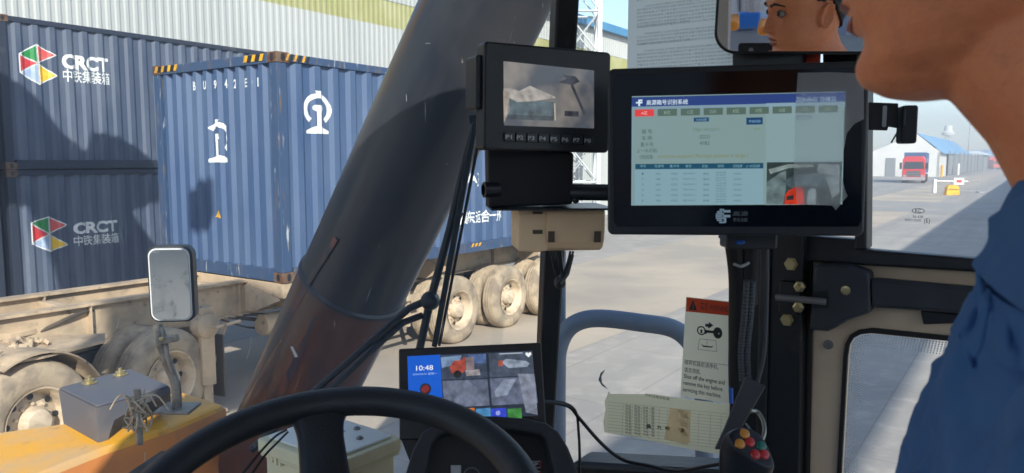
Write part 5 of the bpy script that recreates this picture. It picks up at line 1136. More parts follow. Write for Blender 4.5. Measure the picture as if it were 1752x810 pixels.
# ------------------------------------------------------------------ papers and stickers on the panes
def papers():
    mp = papermat('sheet_paper', lin(244, 248, 240), .7); mt = papermat('sheet_print', lin(176, 184, 180), .7)
    W0 = -.014
    base = '本机安全操作规程司机必须经过培训持证上岗严禁酒后作业起重前检查制动液压油轮胎灯光信号确认周围无人方可起升吊运集装箱时保持平稳行驶速度不得超过规定值'
    pts = [(1076, -60), (1232, -60), (1330, -55), (1330, 128), (1073, 128)]
    mb = MB(); mb.poly(DF, dpx(pts, W0), mp, W0); sh = mb.build('paper_sheet', label='large pale printed notice sheet on the window, above the big touchscreen', cat='notice')
    mb = MB()
    for r_ in range(26):
        y = -48 + r_ * 6.2; x0 = 1090 + (12 if r_ in (7, 15, 20) else 0); x1 = 1320 if r_ not in (6, 14, 19) else 1180; n = int((x1 - x0) / 5.4)
        s = ''.join(base[(r_ * 13 + i * 7) % len(base)] for i in range(n)); dy = -(x1 - x0) * .0
        mb.tpx(DF, s, x0, y, x1, y + 4.2, mt, W0 + .0008, .0)
    mb.build('print', sh)
    # key warning label
    mc = papermat('label_cream', lin(236, 226, 196), .55); mr = papermat('label_orange', lin(214, 84, 50), .35); mk = mat('label_black', lin(34, 34, 34), .6)
    f = DF; w = -.012; q = lambda l: [DF.px(x, y, w) for x, y in l]
    mb = MB(); mb.poly(f, q([(1174, 508), (1256, 517), (1250, 691), (1164, 678)]), mc, w); lb = mb.build('key_warning_label', label='cream and orange warning label with a key picture, stuck beside the door pillar', cat='warning label')
    mb = MB(); mb.poly(f, q([(1175, 509), (1255, 518), (1254, 541), (1174, 533)]), mr, w + .0008); mb.build('orange_band', lb)
    mb = MB(); z = w + .0011
    mb.poly(f, q([(1179, 530), (1193, 531.5), (1186, 513)]), mk, z); mb.text(f, '!', *(lambda a, b: (a[0], a[1], b[0], b[1]))(f.px(1185.2, 529, z), f.px(1186.8, 518, z)), mr, z + .0003, .06)
    mb.tpx(f, '警告 WARNING', 1198, 519.5, 1247, 533, mat('label_darkred', lin(140, 50, 34), .6), z, .02)
    mb.poly(f, q([(1207, 554), (1213, 554.5), (1213, 551), (1221, 557), (1212, 562.5), (1212, 559.5), (1207, 559)]), mk, z)
    u, v = f.px(1200, 566, z)
    for i in range(20):
        a, b = 2 * math.pi * i / 20, 2 * math.pi * (i + 1) / 20; ro, ri = .0085, .0062; mb.poly(f, [(u + ro * math.cos(a), v + ro * math.sin(a)), (u + ro * math.cos(b), v + ro * math.sin(b)), (u + ri * math.cos(b), v + ri * math.sin(b)), (u + ri * math.cos(a), v + ri * math.sin(a))], mk, z)
    mb.disc(f, u, v, .0022, mk, z); mb.poly(f, [(u - .0012, v), (u + .0012, v), (u + .002, v - .005), (u - .002, v - .005)], mk, z + .0001)
    mb.poly(f, q([(1205, 564), (1226, 567), (1226, 571), (1210, 569.5), (1209, 571.5), (1206, 571)]), mk, z); u, v = f.px(1228, 570, z); mb.disc(f, u, v, .0085, mk, z + .0001, ry=.0105)
    u, v = f.px(1230, 571, z); mb.disc(f, u, v, .0016, mc, z + .0003)
    ml = mat('label_line', lin(120, 118, 104), .6)
    for a, b in (((1197, 580), (1225, 583)), ((1194, 598), (1226, 602)), ((1197, 580), (1194, 598)), ((1225, 583), (1226, 602)), ((1210, 582), (1209, 590)), ((1170, 616), (1252, 626))):
        p0, p1 = f.px(*a, z), f.px(*b, z); d = (p1[0] - p0[0], p1[1] - p0[1]); L_ = math.hypot(*d); nx, ny = -d[1] / L_ * .0004, d[0] / L_ * .0004
        mb.poly(f, [(p0[0] + nx, p0[1] + ny), (p0[0] - nx, p0[1] - ny), (p1[0] - nx, p1[1] - ny), (p1[0] + nx, p1[1] + ny)], ml, z)
    mb.poly(f, q([(1199, 587), (1203, 591), (1219, 593), (1221, 590), (1219, 595), (1203, 593.5)]), mk, z)
    def row(s, x0, x1, y, h, b=.0): mb.tpx(f, s, x0, y + (x0 + x1) / 2 * .12 - 145, x1, y + h + (x0 + x1) / 2 * .12 - 145, mk, z, b)
    ang = F(f.o, f.ex, f.ey)
    for s, x0, x1, y, h, b in (('维修机器前请停机,', 1171, 1229, 621, 8.5, .0), ('拔走钥匙.', 1171, 1199, 633, 8.5, .0), ('Shut off the engine and', 1170, 1240, 646, 9.5, .01), ('remove the key before', 1169, 1236, 657.5, 9.5, .01), ('servicing this machine.', 1168, 1234, 669, 9.5, .01)): row(s, x0, x1, y, h, b)
    mb.build('print', lb)
    # inspection table sheet taped low on the pane
    mpp = papermat('table_paper', lin(236, 226, 188), .6); mamber = mat('amber_sunlight', lin(232, 170, 96), .5, col2=lin(220, 150, 80), scale=20)
    w2 = -.016; q2 = lambda l: [DF.px(x, y, w2) for x, y in l]
    mb = MB(); mb.poly(DF, q2([(1042, 669), (1044, 674), (1120, 675), (1168, 682), (1262, 694), (1258, 735), (1252, 778), (1218, 776), (1150, 763), (1080, 747), (1034, 740), (1032, 722), (1036, 700), (1034, 688)]), mpp, w2)
    tb = mb.build('inspection_sheet', label='yellowed table of rows torn at the left, taped below the key label', cat='notice')
    mb = MB(); z = w2 + .0008; ln = mat('table_line', lin(132, 126, 104), .8); tk = mat('table_ink', lin(50, 48, 42), .8)
    for i in range(12):
        y = 688 + i * 5.4; a, b = DF.px(1040, y, z), DF.px(1250, y + 21, z); mb.poly(DF, [a, b, (b[0], b[1] - .0004), (a[0], a[1] - .0004)], ln, z)
    for x in (1066, 1082, 1098, 1112, 1128, 1142, 1158, 1176, 1196, 1216, 1234): a, b = DF.px(x, 690 + (x - 1040) * .1, z), DF.px(x - 2, 744 + (x - 1040) * .1, z); mb.poly(DF, [a, b, (b[0] + .0004, b[1]), (a[0] + .0004, a[1])], ln, z)
    for i in range(10):
        for x, s, w_ in ((1070, '检查', 10), (1085, '项目', 10), (1100, '合格', 9), (1114, '是', 6)):
            y = 690 + i * 5.1 + (x - 1040) * .1; mb.tpx(DF, s, x, y, x + w_, y + 4, tk, z + .0002)
    for i in range(9): y = 702 + i * 5.2; mb.tpx(DF, '记录' if i % 2 else '保养', 1160 + (i % 3) * 3, y, 1172 + (i % 3) * 3, y + 4.2, tk, z + .0002)
    for s, x in (('品', 1106), ('六', 1124), ('审', 1138), ('查', 1164)): mb.tpx(DF, s, x, 726 + (x - 1106) * .12, x + 8, 733 + (x - 1106) * .12, tk, z + .0002, .04)
    mb.tpx(DF, '司机日常点检表', 1104, 677, 1146, 682, tk, z + .0002); mb.build('print', tb)
    mb = MB(); mb.poly(DF, [DF.px(x, y, z + .0006) for x, y in ((1146, 698), (1182, 703), (1180, 757), (1176, 762), (1136, 752), (1142, 730))], glassmat('amber_sunlight_film', .42, lin(250, 190, 110), dvar=False), z + .0006); mb.build('tape', tb)  # this tape is a tinted patch painting in sun shining through the sheet
    # torn corner of clear tape above it
    mb = MB(); mb.prism(DF, [DF.px(x, y, w2) for x, y in ((1036, 632), (1028, 638), (1024, 650), (1030, 660), (1040, 666), (1030, 655), (1029, 644))], w2, w2 + .0006, mat('dark_tape', lin(120, 122, 120), .6)); mb.build('tape_scrap', label='curled scrap of dirty tape on the pane above the torn table sheet', cat='tape')
    mb = MB(); f = F(P(1440, 95, 1.24), -N, Z); mb.prism(f, [f.px(x, y) for x, y in ((1408, 20), (1500, 20), (1500, 135), (1408, 135))], -.004, 0, M_matte); mb.build('blanking_plate', label='flat black plate beside the orange label, behind the cab mirror', cat='plate')
    # orange label hanging under the cab mirror
    f = F(P(1305, 88, 1.27), -N, Z); mb = MB(); mb.prism(f, [f.px(x, y) for x, y in ((1305, 60), (1406, 56), (1403, 118), (1300, 118))], -.001, 0, mr); lb = mb.build('orange_label', label='orange warning label partly hidden behind the cab mirror', cat='warning label')
    mb = MB(); mb.ppx(f, [(1313, 106), (1329, 105), (1321, 90)], mk, .0006); mb.tpx(f, '警告WARNING', 1336, 93, 1394, 102, mat('label_darkred'), .0006, .02); mb.build('print', lb)
papers()

# ------------------------------------------------------------------ the cab mirror (a real one) and what it shows
MM = V((.4275, 1.212, H + .2086)); MNn = V((.2839, .9492, .1360)).normalized()       # mirror centre; direction away from the viewer
def mirror():
    f = F(MM, Z.cross(-MNn) * 1.0, Z); f = F(MM, V((1, 0, 0)) - MNn * MNn.x, Z - MNn * MNn.z)
    l = f.px(1222, 40); u0 = f.px(1222, 60)[0]; v0 = f.px(1340, 93)[1]; u1 = .34; v1 = v0 + .17
    t = thing('cab_mirror', 'wide black rimmed rear view mirror at the top, showing a face', 'mirror', f.p((u0 + u1) / 2, v1, -.02))
    mb = MB(); mb.rbox(f, u0, u1, v0, v1, -.02, .0, .035, M_black, 8); mb.build('mirror_housing', t, bevel=.004)
    mb = MB(); mb.prism(f, rrect(u0, u1, v0, v1, .035, 8), .0, .0, M_black) if False else None
    o_, i_ = rrect(u0, u1, v0, v1, .035, 8), rrect(u0 + .0045, u1 - .0045, v0 + .0045, v1 - .0045, .031, 8); n = len(o_); mb = MB(); vs = []
    for w, pl in ((0, o_), (.005, [((a[0] * .6 + b[0] * .4), (a[1] * .6 + b[1] * .4)) for a, b in zip(o_, i_)]), (.001, i_)): vs += [f.p(a, b, w) for a, b in pl]
    mb.add(vs, [(r * n + i, r * n + (i + 1) % n, (r + 1) * n + (i + 1) % n, (r + 1) * n + i) for r in range(2) for i in range(n)], M_black); mb.build('rim', t, smooth=True)
    mm = mat('mirror_silver', (.86, .89, .90), .015, 1.0); mb = MB(); mb.poly(f, rrect(u0 + .0045, u1 - .0045, v0 + .0045, v1 - .0045, .031, 8), mm, .0012); mb.build('mirror_glass', t)
    mb = MB(); mb.tube([f.p((u0 + u1) / 2, v1 - .05, -.02), f.p((u0 + u1) / 2, v1 + .02, -.06), V((.46, 1.16, H + .53))], .008, M_black, 8); mb.build('stem', t)
mirror()
def RP(px, py, dist):                          # the real point whose mirror image shows at a pixel, at a path length
    d = ray(px, py).normalized(); q = O + d * dist; k = (q - MM).dot(MNn); return q - MNn * (2 * k)
def behind():
    mb_ = mat('behind_blue', lin(30, 110, 196), .6, col2=lin(34, 104, 180), scale=2); mo = mat('behind_orange', lin(226, 140, 34), .5); mp = mat('behind_pipe', lin(190, 196, 206), .4, .2); mg = mat('behind_grey', lin(140, 146, 158), .7)
    def blk(name, lab, cat, x0, y0, x1, y1, dist, dep, m, parts=True):
        a, b = RP(x0, y1, dist), RP(x1, y0, dist); c = (a + b) / 2; ex = RP(x1, (y0 + y1) / 2, dist) - RP(x0, (y0 + y1) / 2, dist); w = ex.length / 2; h = (RP((x0 + x1) / 2, y0, dist) - RP((x0 + x1) / 2, y1, dist)).length / 2
        ex.z = 0; f = F(c, ex, Z); t = thing(name, lab, cat, c - Z * h); s_ = -1 if f.ez.dot(V((0, 1, 0))) > 0 else 1
        mb = MB(); mb.box(f, -w, w, -h, h, min(0, s_ * dep), max(0, s_ * dep), m); mb.build('body', t, bevel=.02); return t, f, w, h, s_
    t, f, w, h, s_ = blk('engine_cover', 'blue painted engine housing behind the cab, seen in the cab mirror', 'engine housing', 1253, 21, 1301, 50, 5.0, 1.0, mb_)
    blk('orange_box', 'orange box in the cab mirror, left of the reflected face', 'box', 1241, 36, 1265, 54, 4.2, .4, mo); blk('orange_box', 'orange box in the cab mirror, nearly hidden by the reflected nose', 'box', 1296, 45, 1318, 62, 4.2, .4, mo)
    t, f, w, h, s_ = blk('deck_plate', 'pale lavender grey deck plate in the cab mirror', 'deck', 1200, 52, 1330, 90, 5.2, 1.2, mg)
    for i, (x, r) in enumerate(((1239, .10), (1272, .03), (1281, .03), (1290, .02), (1300, .08))):
        a = RP(x, -60, 4.6); b = RP(x + 1, 37 if i == 0 else 20, 4.6); mb = MB(); mb.tube([b, a], r * .8, mp, 12)
        mb.build('exhaust_pipe', label=('thick pale vertical pipe at the left end of the cab mirror', 'thin pale pipe in the cab mirror above the blue housing, left of the pair', 'thin pale pipe in the cab mirror above the blue housing, right of the pair', 'thinnest pipe in the cab mirror, beside the forehead', 'pale pipe partly hidden by the reflected forehead')[i], cat='pipe', group='pale pipes seen in the cab mirror')
    mb = MB(); a, b = RP(1427, -70, 2.9), RP(1427, 110, 2.9); mb.tube([a, b], .011, mat('white_tube', lin(214, 216, 214), .4), 10); mb.build('upright_post', label='white upright post seen in the cab mirror behind the reflected ear', cat='post')
    # the white cladding of a shed behind the machine, and its ground
    w = mat('behind_wall', lin(186, 196, 212), .6); mb = MB(); f = F((0, -22, 0), (-1, 0, 0), Z); mb.box(f, -30, 34, 0, 7, -1, 0, w)
    t = thing('warehouse', 'pale warehouse wall behind the machine, seen in the cab mirror', 'warehouse', (0, -22, 0)); mb.build('wall', t)
    mb = MB()
    for i in range(30): mb.box(f, -30 + i * 2.1, -29.7 + i * 2.1, 0, 6.8, .0, .15, mat('behind_rib', lin(120, 132, 156), .6))
    mb.build('rib', t)
behind()

# ------------------------------------------------------------------ small things in the cab
def bits():
    # camera on a bracket on the upper pane
    Y = 1.05; f = F(P(1540, 250, Y), V((1, -.25, 0)), Z); e = f.px
    t = thing('dash_camera', 'black oblong camera on a slotted bracket at the upper door pane', 'camera', P(1556, 246, Y))
    mb = MB(); a, c = e(1541, 246), e(1572, 180); mb.rbox(f, a[0], c[0], a[1], c[1], -.03, 0, .004, M_black, 4); mb.build('body', t, bevel=.002)
    mb = MB(); fr_out = [e(1490, 222), e(1522, 223), e(1524, 216), e(1541, 219), e(1541, 176), e(1490, 174)]; mb.prism(f, fr_out, -.02, -.012, M_black)
    mb.build('bracket', t, bevel=.001); mb = MB(); a, c = e(1512, 217), e(1521, 180); mb.rbox(f, a[0], c[0], a[1], c[1], -.0118, -.0105, .002, mat('slot_pale', lin(180, 188, 194), .5), 3); mb.build('slot', t)
    mb = MB(); mb.tube(smooth_path([f.p(*e(1545, 225), -.03), f.p(*e(1540, 235), -.034), f.p(*e(1537, 243), -.04)]), .0012, M_black, 6); mb.build('cable', t); mb = MB(); mb.tpx(f, 'HD CAMERA', 1547, 212, 1550, 188, mat('button_letter'), .0005); 
    mb = MB(); a, c = e(1547, 214), e(1550, 188)
    for i in range(8): mb.poly(f, [(a[0], a[1] + i * .0026), (c[0], a[1] + i * .0026), (c[0], a[1] + .0016 + i * .0026), (a[0], a[1] + .0016 + i * .0026)], mat('switch_grey'), .0004)
    mb.build('print', t)
    # post that carries the touchscreen, with cable bundle
    mcd = mat('conduit_grey', lin(64, 68, 72), .6)
    t = thing('cable_bundle', 'bundle of black and grey cables hanging from the big touchscreen', 'cable', P(1268, 650, 1.1))
    mb = MB(); mb.tube(smooth_path([P(1252, 392, 1.06), P(1262, 470, 1.08), P(1262, 560, 1.09), P(1262, 660, 1.1)]), [.013] * 19, M_matte, 12); mb.tube(smooth_path([P(1285, 392, 1.06), P(1283, 450, 1.07), P(1282, 520, 1.08)]), .012, M_matte, 12); mb.build('sheathed_cable', t, smooth='auto')
    for x, off in ((1272, 0), (1282, .006)):
        mb = MB(); pts = smooth_path([P(x + 6, 480, 1.04), P(x + 2, 540, 1.05), P(x - 4, 600, 1.06), P(x - 2, 652, 1.06)], 22); mb.tube(pts, [.0052 if i % 2 else .0042 for i in range(len(pts))], mcd, 8); mb.build('corrugated_conduit', t)
    mb = MB(); mb.tube(smooth_path([P(1312, 420, 1.05), P(1312, 500, 1.05), P(1308, 600, 1.05), P(1296, 655, 1.05)]), .003, mcd, 8); mb.build('thin_cable', t, smooth='auto')
    mb = MB(); mb.tube(smooth_path([P(1249, 440, 1.12), P(1256, 520, 1.12), P(1250, 600, 1.12), P(1251, 690, 1.12)]), .0035, mat('blue_cable', lin(36, 92, 176), .45), 8); mb.build('blue_cable', t, smooth='auto')
    mb = MB(); mb.tube(smooth_path([P(1256, 452, 1.05), P(1268, 456, 1.04), P(1281, 450, 1.05)]), .0022, mat('tie_white', lin(150, 154, 156), .5), 6)
    mb.tube(smooth_path([P(1232, 405, 1.08), P(1262, 415, 1.03), P(1310, 408, 1.06)]), .003, mat('blue_cable'), 6); mb.build('cable_tie', t)
    mb = MB(); mb.box(F(P(1262, 400, 1.05), (1, 0, 0), Z), -.02, .05, -.02, .02, -.02, .02, M_black); mb.build('connector', t, bevel=.004)
    # dark flat arm rest support above the joystick
    f = F(P(1270, 700, 1.02), V((1, -.35, 0)), V((.28, 0, 1))); mb = MB(); l = [f.px(x, y) for x, y in ((1274, 646), (1303, 660), (1310, 662), (1262, 745), (1240, 770), (1222, 770), (1238, 735))]
    mb.prism(f, l, -.012, 0, mat('flap_grey', lin(62, 62, 64), .55)); mb.build('cover_flap', label='grey folded cover flap between the cables and the joystick', cat='cover', bevel=.002)
    # joystick
    Y = .92; t = thing('joystick', 'dark joystick grip with six coloured buttons, beside the door pillar', 'joystick', P(1290, 870, Y))
    mj = mat('joystick_rubber', lin(26, 30, 36), .42, bump=.04, bscale=300)
    top = [(1244, 742), (1256, 733), (1275, 729), (1293, 737), (1308, 752), (1318, 775), (1327, 798), (1324, 806), (1308, 804), (1282, 792), (1260, 776), (1248, 758)]
    f = F(P(1285, 768, Y), V((1, .25, -.1)), V((-.15, .8, .9))); pl = [f.px(x, y) for x, y in top]; cx = sum(a for a, b in pl) / 12; cy = sum(b for a, b in pl) / 12
    mb = MB(); n = 12; vs = []; ringd = [(.62, .003, 0), (.93, .003, 0), (1.0, -.001, 0), (1.08, -.012, 0), (1.2, -.03, 0), (1.18, -.06, 0), (1.0, -.1, 0), (.8, -.2, 0)]
    for s_, w, dx in ringd: vs += [f.p(cx + (a - cx) * s_, cy + (b - cy) * s_, max(w, -.012)) + Z * min(0, w + .012) for a, b in pl]
    mb.add(vs + [f.p(cx, cy, .003)], [(r * n + i, (r + 1) * n + i, (r + 1) * n + (i + 1) % n, r * n + (i + 1) % n) for r in range(len(ringd) - 1) for i in range(n)] + [(len(vs), i, (i + 1) % n) for i in range(n)], mj)
    o = mb.build('grip', t, smooth=True); sb = o.modifiers.new('sub', 'SUBSURF'); sb.levels = 2; sb.render_levels = 2
    cols = {'y': mat('btn_yellow', lin(214, 142, 50), .35, coat=.3), 'r': mat('btn_red', lin(196, 40, 42), .35, coat=.3), 'g': mat('btn_green', lin(24, 112, 90), .35, coat=.3)}
    for x, y, c in ((1275, 742, 'y'), (1284, 756, 'r'), (1267, 759, 'y'), (1303, 763, 'g'), (1293, 777, 'r'), (1308, 777, 'r')):
        u, v = f.px(x, y, .004); mb = MB(); k = 14; vs = []
        for (s_, w) in ((1.3, .0005), (1.25, .0022), (1.1, .0026), (1.0, .0042), (.75, .0052), (.4, .0056)):
            vs += [f.p(u + (.0068 * s_ * math.cos(a) * .9 + .0025 * s_ * math.sin(a)), v + (.0058 * s_ * math.sin(a) - .002 * s_ * math.cos(a)), w) for a in [2 * math.pi * i / k for i in range(k)]]
        mb.add(vs, [(r * k + i, r * k + (i + 1) % k, (r + 1) * k + (i + 1) % k, (r + 1) * k + i) for r in range(5) for i in range(k)] + [tuple(5 * k + i for i in range(k))], cols[c]); mb.build('button', t, smooth='auto')
    mb = MB(); mb.tube(smooth_path([P(1285, 703, .99), P(1297, 706, .99), P(1306, 722, .98), P(1308, 740, .97), P(1302, 757, .96)]), .0028, mat('clip_metal', lin(150, 150, 140), .35, .8), 8); mb.tube(smooth_path([P(1276, 725, .99), P(1286, 738, .98), P(1296, 752, .97)]), .0015, M_wirem, 6); mb.build('wire_clip', label='bent metal clip standing behind the joystick buttons', cat='clip', smooth='auto')
    # thin cables
    mk = mat('cable_black', lin(20, 22, 24), .5)
    mb = MB(); mb.tube(smooth_path([P(928, 688, 1.13), P(950, 690, 1.14), P(975, 697, 1.15), P(992, 717, 1.15), P(1030, 760, 1.15), P(1066, 787, 1.15), P(1110, 797, 1.14), P(1160, 806, 1.1), P(1215, 797, 1.05), P(1260, 790, 1.0)]), .0028, mk, 8); mb.build('power_cable', label='black cable sagging from the tablet across to the joystick', cat='cable', smooth='auto')
    mb = MB(); mb.tube(smooth_path([P(928, 686, 1.14), P(965, 690, 1.15), P(985, 705, 1.15), P(990, 740, 1.15), P(992, 790, 1.13), P(992, 860, 1.12)]), .0022, mk, 8); mb.build('power_cable', label='black cable dropping straight down right of the instrument console', cat='cable', smooth='auto')
    mb = MB(); mb.tube(smooth_path([P(690, 667, 1.13), P(665, 670, 1.14), P(640, 676, 1.16), P(590, 700, 1.2)]), .002, mk, 6); mb.build('power_cable', label='thin cable leaving the upper left side of the tablet', cat='cable', smooth='auto')
    mb = MB(); mb.tube(smooth_path([P(490, 736, 1.16), P(470, 748, 1.12), P(440, 780, 1.08), P(400, 830, 1.05)]), .002, mk, 6); mb.tube(smooth_path([P(492, 740, 1.16), P(476, 756, 1.12), P(448, 786, 1.08), P(412, 840, 1.05)]), .002, mk, 6); mb.build('power_cable', label='pair of thin black cables beside the cream box, left of the wheel spoke', cat='cable', smooth='auto')
    # cream electrical box
    mc = mat('cream_plastic', lin(226, 220, 182), .55, col2=lin(214, 206, 172), scale=5); mlid = mat('cream_lid', lin(228, 232, 224), .35, col2=lin(214, 218, 212), scale=3)
    z = H - .46; A, Bq, Cq = G(458, 744, z), G(566, 798, z), G(690, 748, z); Dq = A + Cq - Bq
    e1 = (Cq - Bq); e2 = (A - Bq); w_, d_ = e1.length, e2.length; fr = F(Bq, e1, e2); d_ = e2.dot(fr.ey)
    t = thing('electrical_box', 'cream plastic electrical box with pale lid and four screws, behind the steering wheel', 'electrical box', (A + Cq) / 2 - Z * .2)
    mb = MB(); mb.rbox(fr, 0, w_, 0, d_, -.022, 0, .008, mc, 4); mb.box(fr, .004, w_ - .004, .004, d_ - .004, -.03, -.0225, mc); mb.build('lid_rim', t, bevel=.003)
    mb = MB(); mb.rbox(fr, .012, w_ - .012, .012, d_ - .012, .0005, .005, .01, mlid, 4); mb.build('lid', t, bevel=.002)
    mb = MB(); mb.rbox(fr, .01, w_ - .01, .01, d_ - .01, -.18, -.031, .006, mc, 4); mb.build('case', t, bevel=.003)
    for u, v in ((.35, .42), (.62, .22), (.80, .42), (.72, .72)): mb = MB(); q = fr.p(w_ * u, d_ * v, .005); mb.lathe(q, Z, [(.006, 0), (.006, .002), (.004, .004), (0, .0045)], M_wirem, 10); mb.build('screw', t, smooth=True)
    mb = MB()
    for i in range(5):
        for j in range(2): mb.box(fr, w_ * (.5 + i * .035), w_ * (.5 + i * .035) + .006, d_ * (.42 + j * .05 + i * .01), d_ * (.42 + j * .05 + i * .01) + .002, .005, .0055, M_matte)
    mb.build('vent_slot', t)
    mb = MB(); f2 = F(Bq, -e2, Z)
    for u in (.3, .75): mb.rbox(f2, -d_ * u - .02, -d_ * u + .012, -.036, -.006, .002, .012, .003, mc, 3); mb.box(f2, -d_ * u - .014, -d_ * u - .008, -.034, -.008, .012, .015, mc); mb.box(f2, -d_ * u - .001, -d_ * u + .005, -.034, -.008, .012, .015, mc)
    mb.build('latch', t, bevel=.001)
bits()
# ------------------------------------------------------------------ the driver
M_skin = mat('driver_skin', lin(230, 146, 98), .48, col2=lin(218, 128, 84), scale=16, thr=(.35, .7), col3=lin(204, 122, 86), scale3=90, thr3=(.5, .85), bump=.16, bscale=420, sss=.12)
def lerp_tab(tab, c):
    for i in range(len(tab) - 1):
        a, b = tab[i], tab[i + 1]
        if a[0] <= c <= b[0]:
            k = (c - a[0]) / (b[0] - a[0]); k = k * k * (3 - 2 * k) * .5 + k * .5; return [a[j] + (b[j] - a[j]) * k for j in range(1, len(a))]
    return list(tab[-1][1:]) if c > tab[-1][0] else list(tab[0][1:])
HT = [(-.121, .050, .030, .012), (-.117, .066, .010, .026), (-.108, .076, -.01, .037), (-.095, .078, -.03, .051), (-.080, .077, -.05, .060), (-.065, .082, -.065, .065), (-.045, .084, -.080, .068), (-.02, .083, -.088, .068),
      (.0, .082, -.094, .070), (.02, .088, -.098, .073), (.04, .088, -.1, .075), (.07, .078, -.098, .074), (.095, .055, -.085, .064), (.11, .03, -.06, .045), (.12, -.01, -.02, .008)]
g_ = lambda x, s: math.exp(-(x / s) ** 2)
def feat(b, c):
    d = 0
    if -.055 < c < .03:
        k = min(1, max(0, (.02 - c) / .055)); h = .004 + .020 * k ** 1.1; h *= 1 if c > -.036 else max(0, 1 - (-.036 - c) / .012); d += h * g_(b, .0075 + .005 * k)
    d += .009 * (g_(b - .013, .007) + g_(b + .013, .007)) * g_(c + .036, .007)
    for s in (-1, 1): d += -.010 * g_(b - s * .032, .017) * g_(c - .004, .012) + .005 * g_(b - s * .032, .018) * g_(c - .024, .007) + .0055 * g_(b - s * .032, .0125) * (g_(c - .0105, .004) + .6 * g_(c + .005, .004)) + .003 * g_(b - s * .045, .02) * g_(c + .025, .015)
    d += .0065 * g_(b, .021) * g_(c + .058, .0055) + .0075 * g_(b, .018) * g_(c + .0715, .006) - .004 * g_(b, .022) * g_(c + .0645, .0022) - .004 * g_(b, .02) * g_(c + .083, .006) + .006 * g_(b, .020) * g_(c + .101, .012)
    d += .003 * g_(b, .025) * g_(c + .05, .01)
    return d
FD = V((-.80, .60, 0)).normalized(); LD = Z.cross(FD)
tilt = Matrix.Rotation(R(4), 3, LD)          # chin raised a little
HF = (tilt @ FD); HU = (tilt @ Z)
HC = P(1448, 39, .50) - HF * .088 + HU * .066
def hp(a, b, c): return HC + HF * a + LD * b + HU * c
def head_surface(grow=0.0, ns=110, na=120, c0=-.121, c1=.12):
    vs = []
    for i in range(ns + 1):
        c = c0 + (c1 - c0) * i / ns; fr, bk, w = lerp_tab(HT, c); am = (fr + bk) / 2; A = (fr - bk) / 2 + grow; w += grow
        for j in range(na):
            t = 2 * math.pi * j / na; ct, st = math.cos(t), math.sin(t); e = 2 / 2.25
            a = am + A * math.copysign(abs(ct) ** e, ct); b = w * math.copysign(abs(st) ** e, st)
            if ct > 0: a += feat(b, c)
            vs.append((a, b, c + (grow if c > 0 else 0)))
    return vs, ns, na
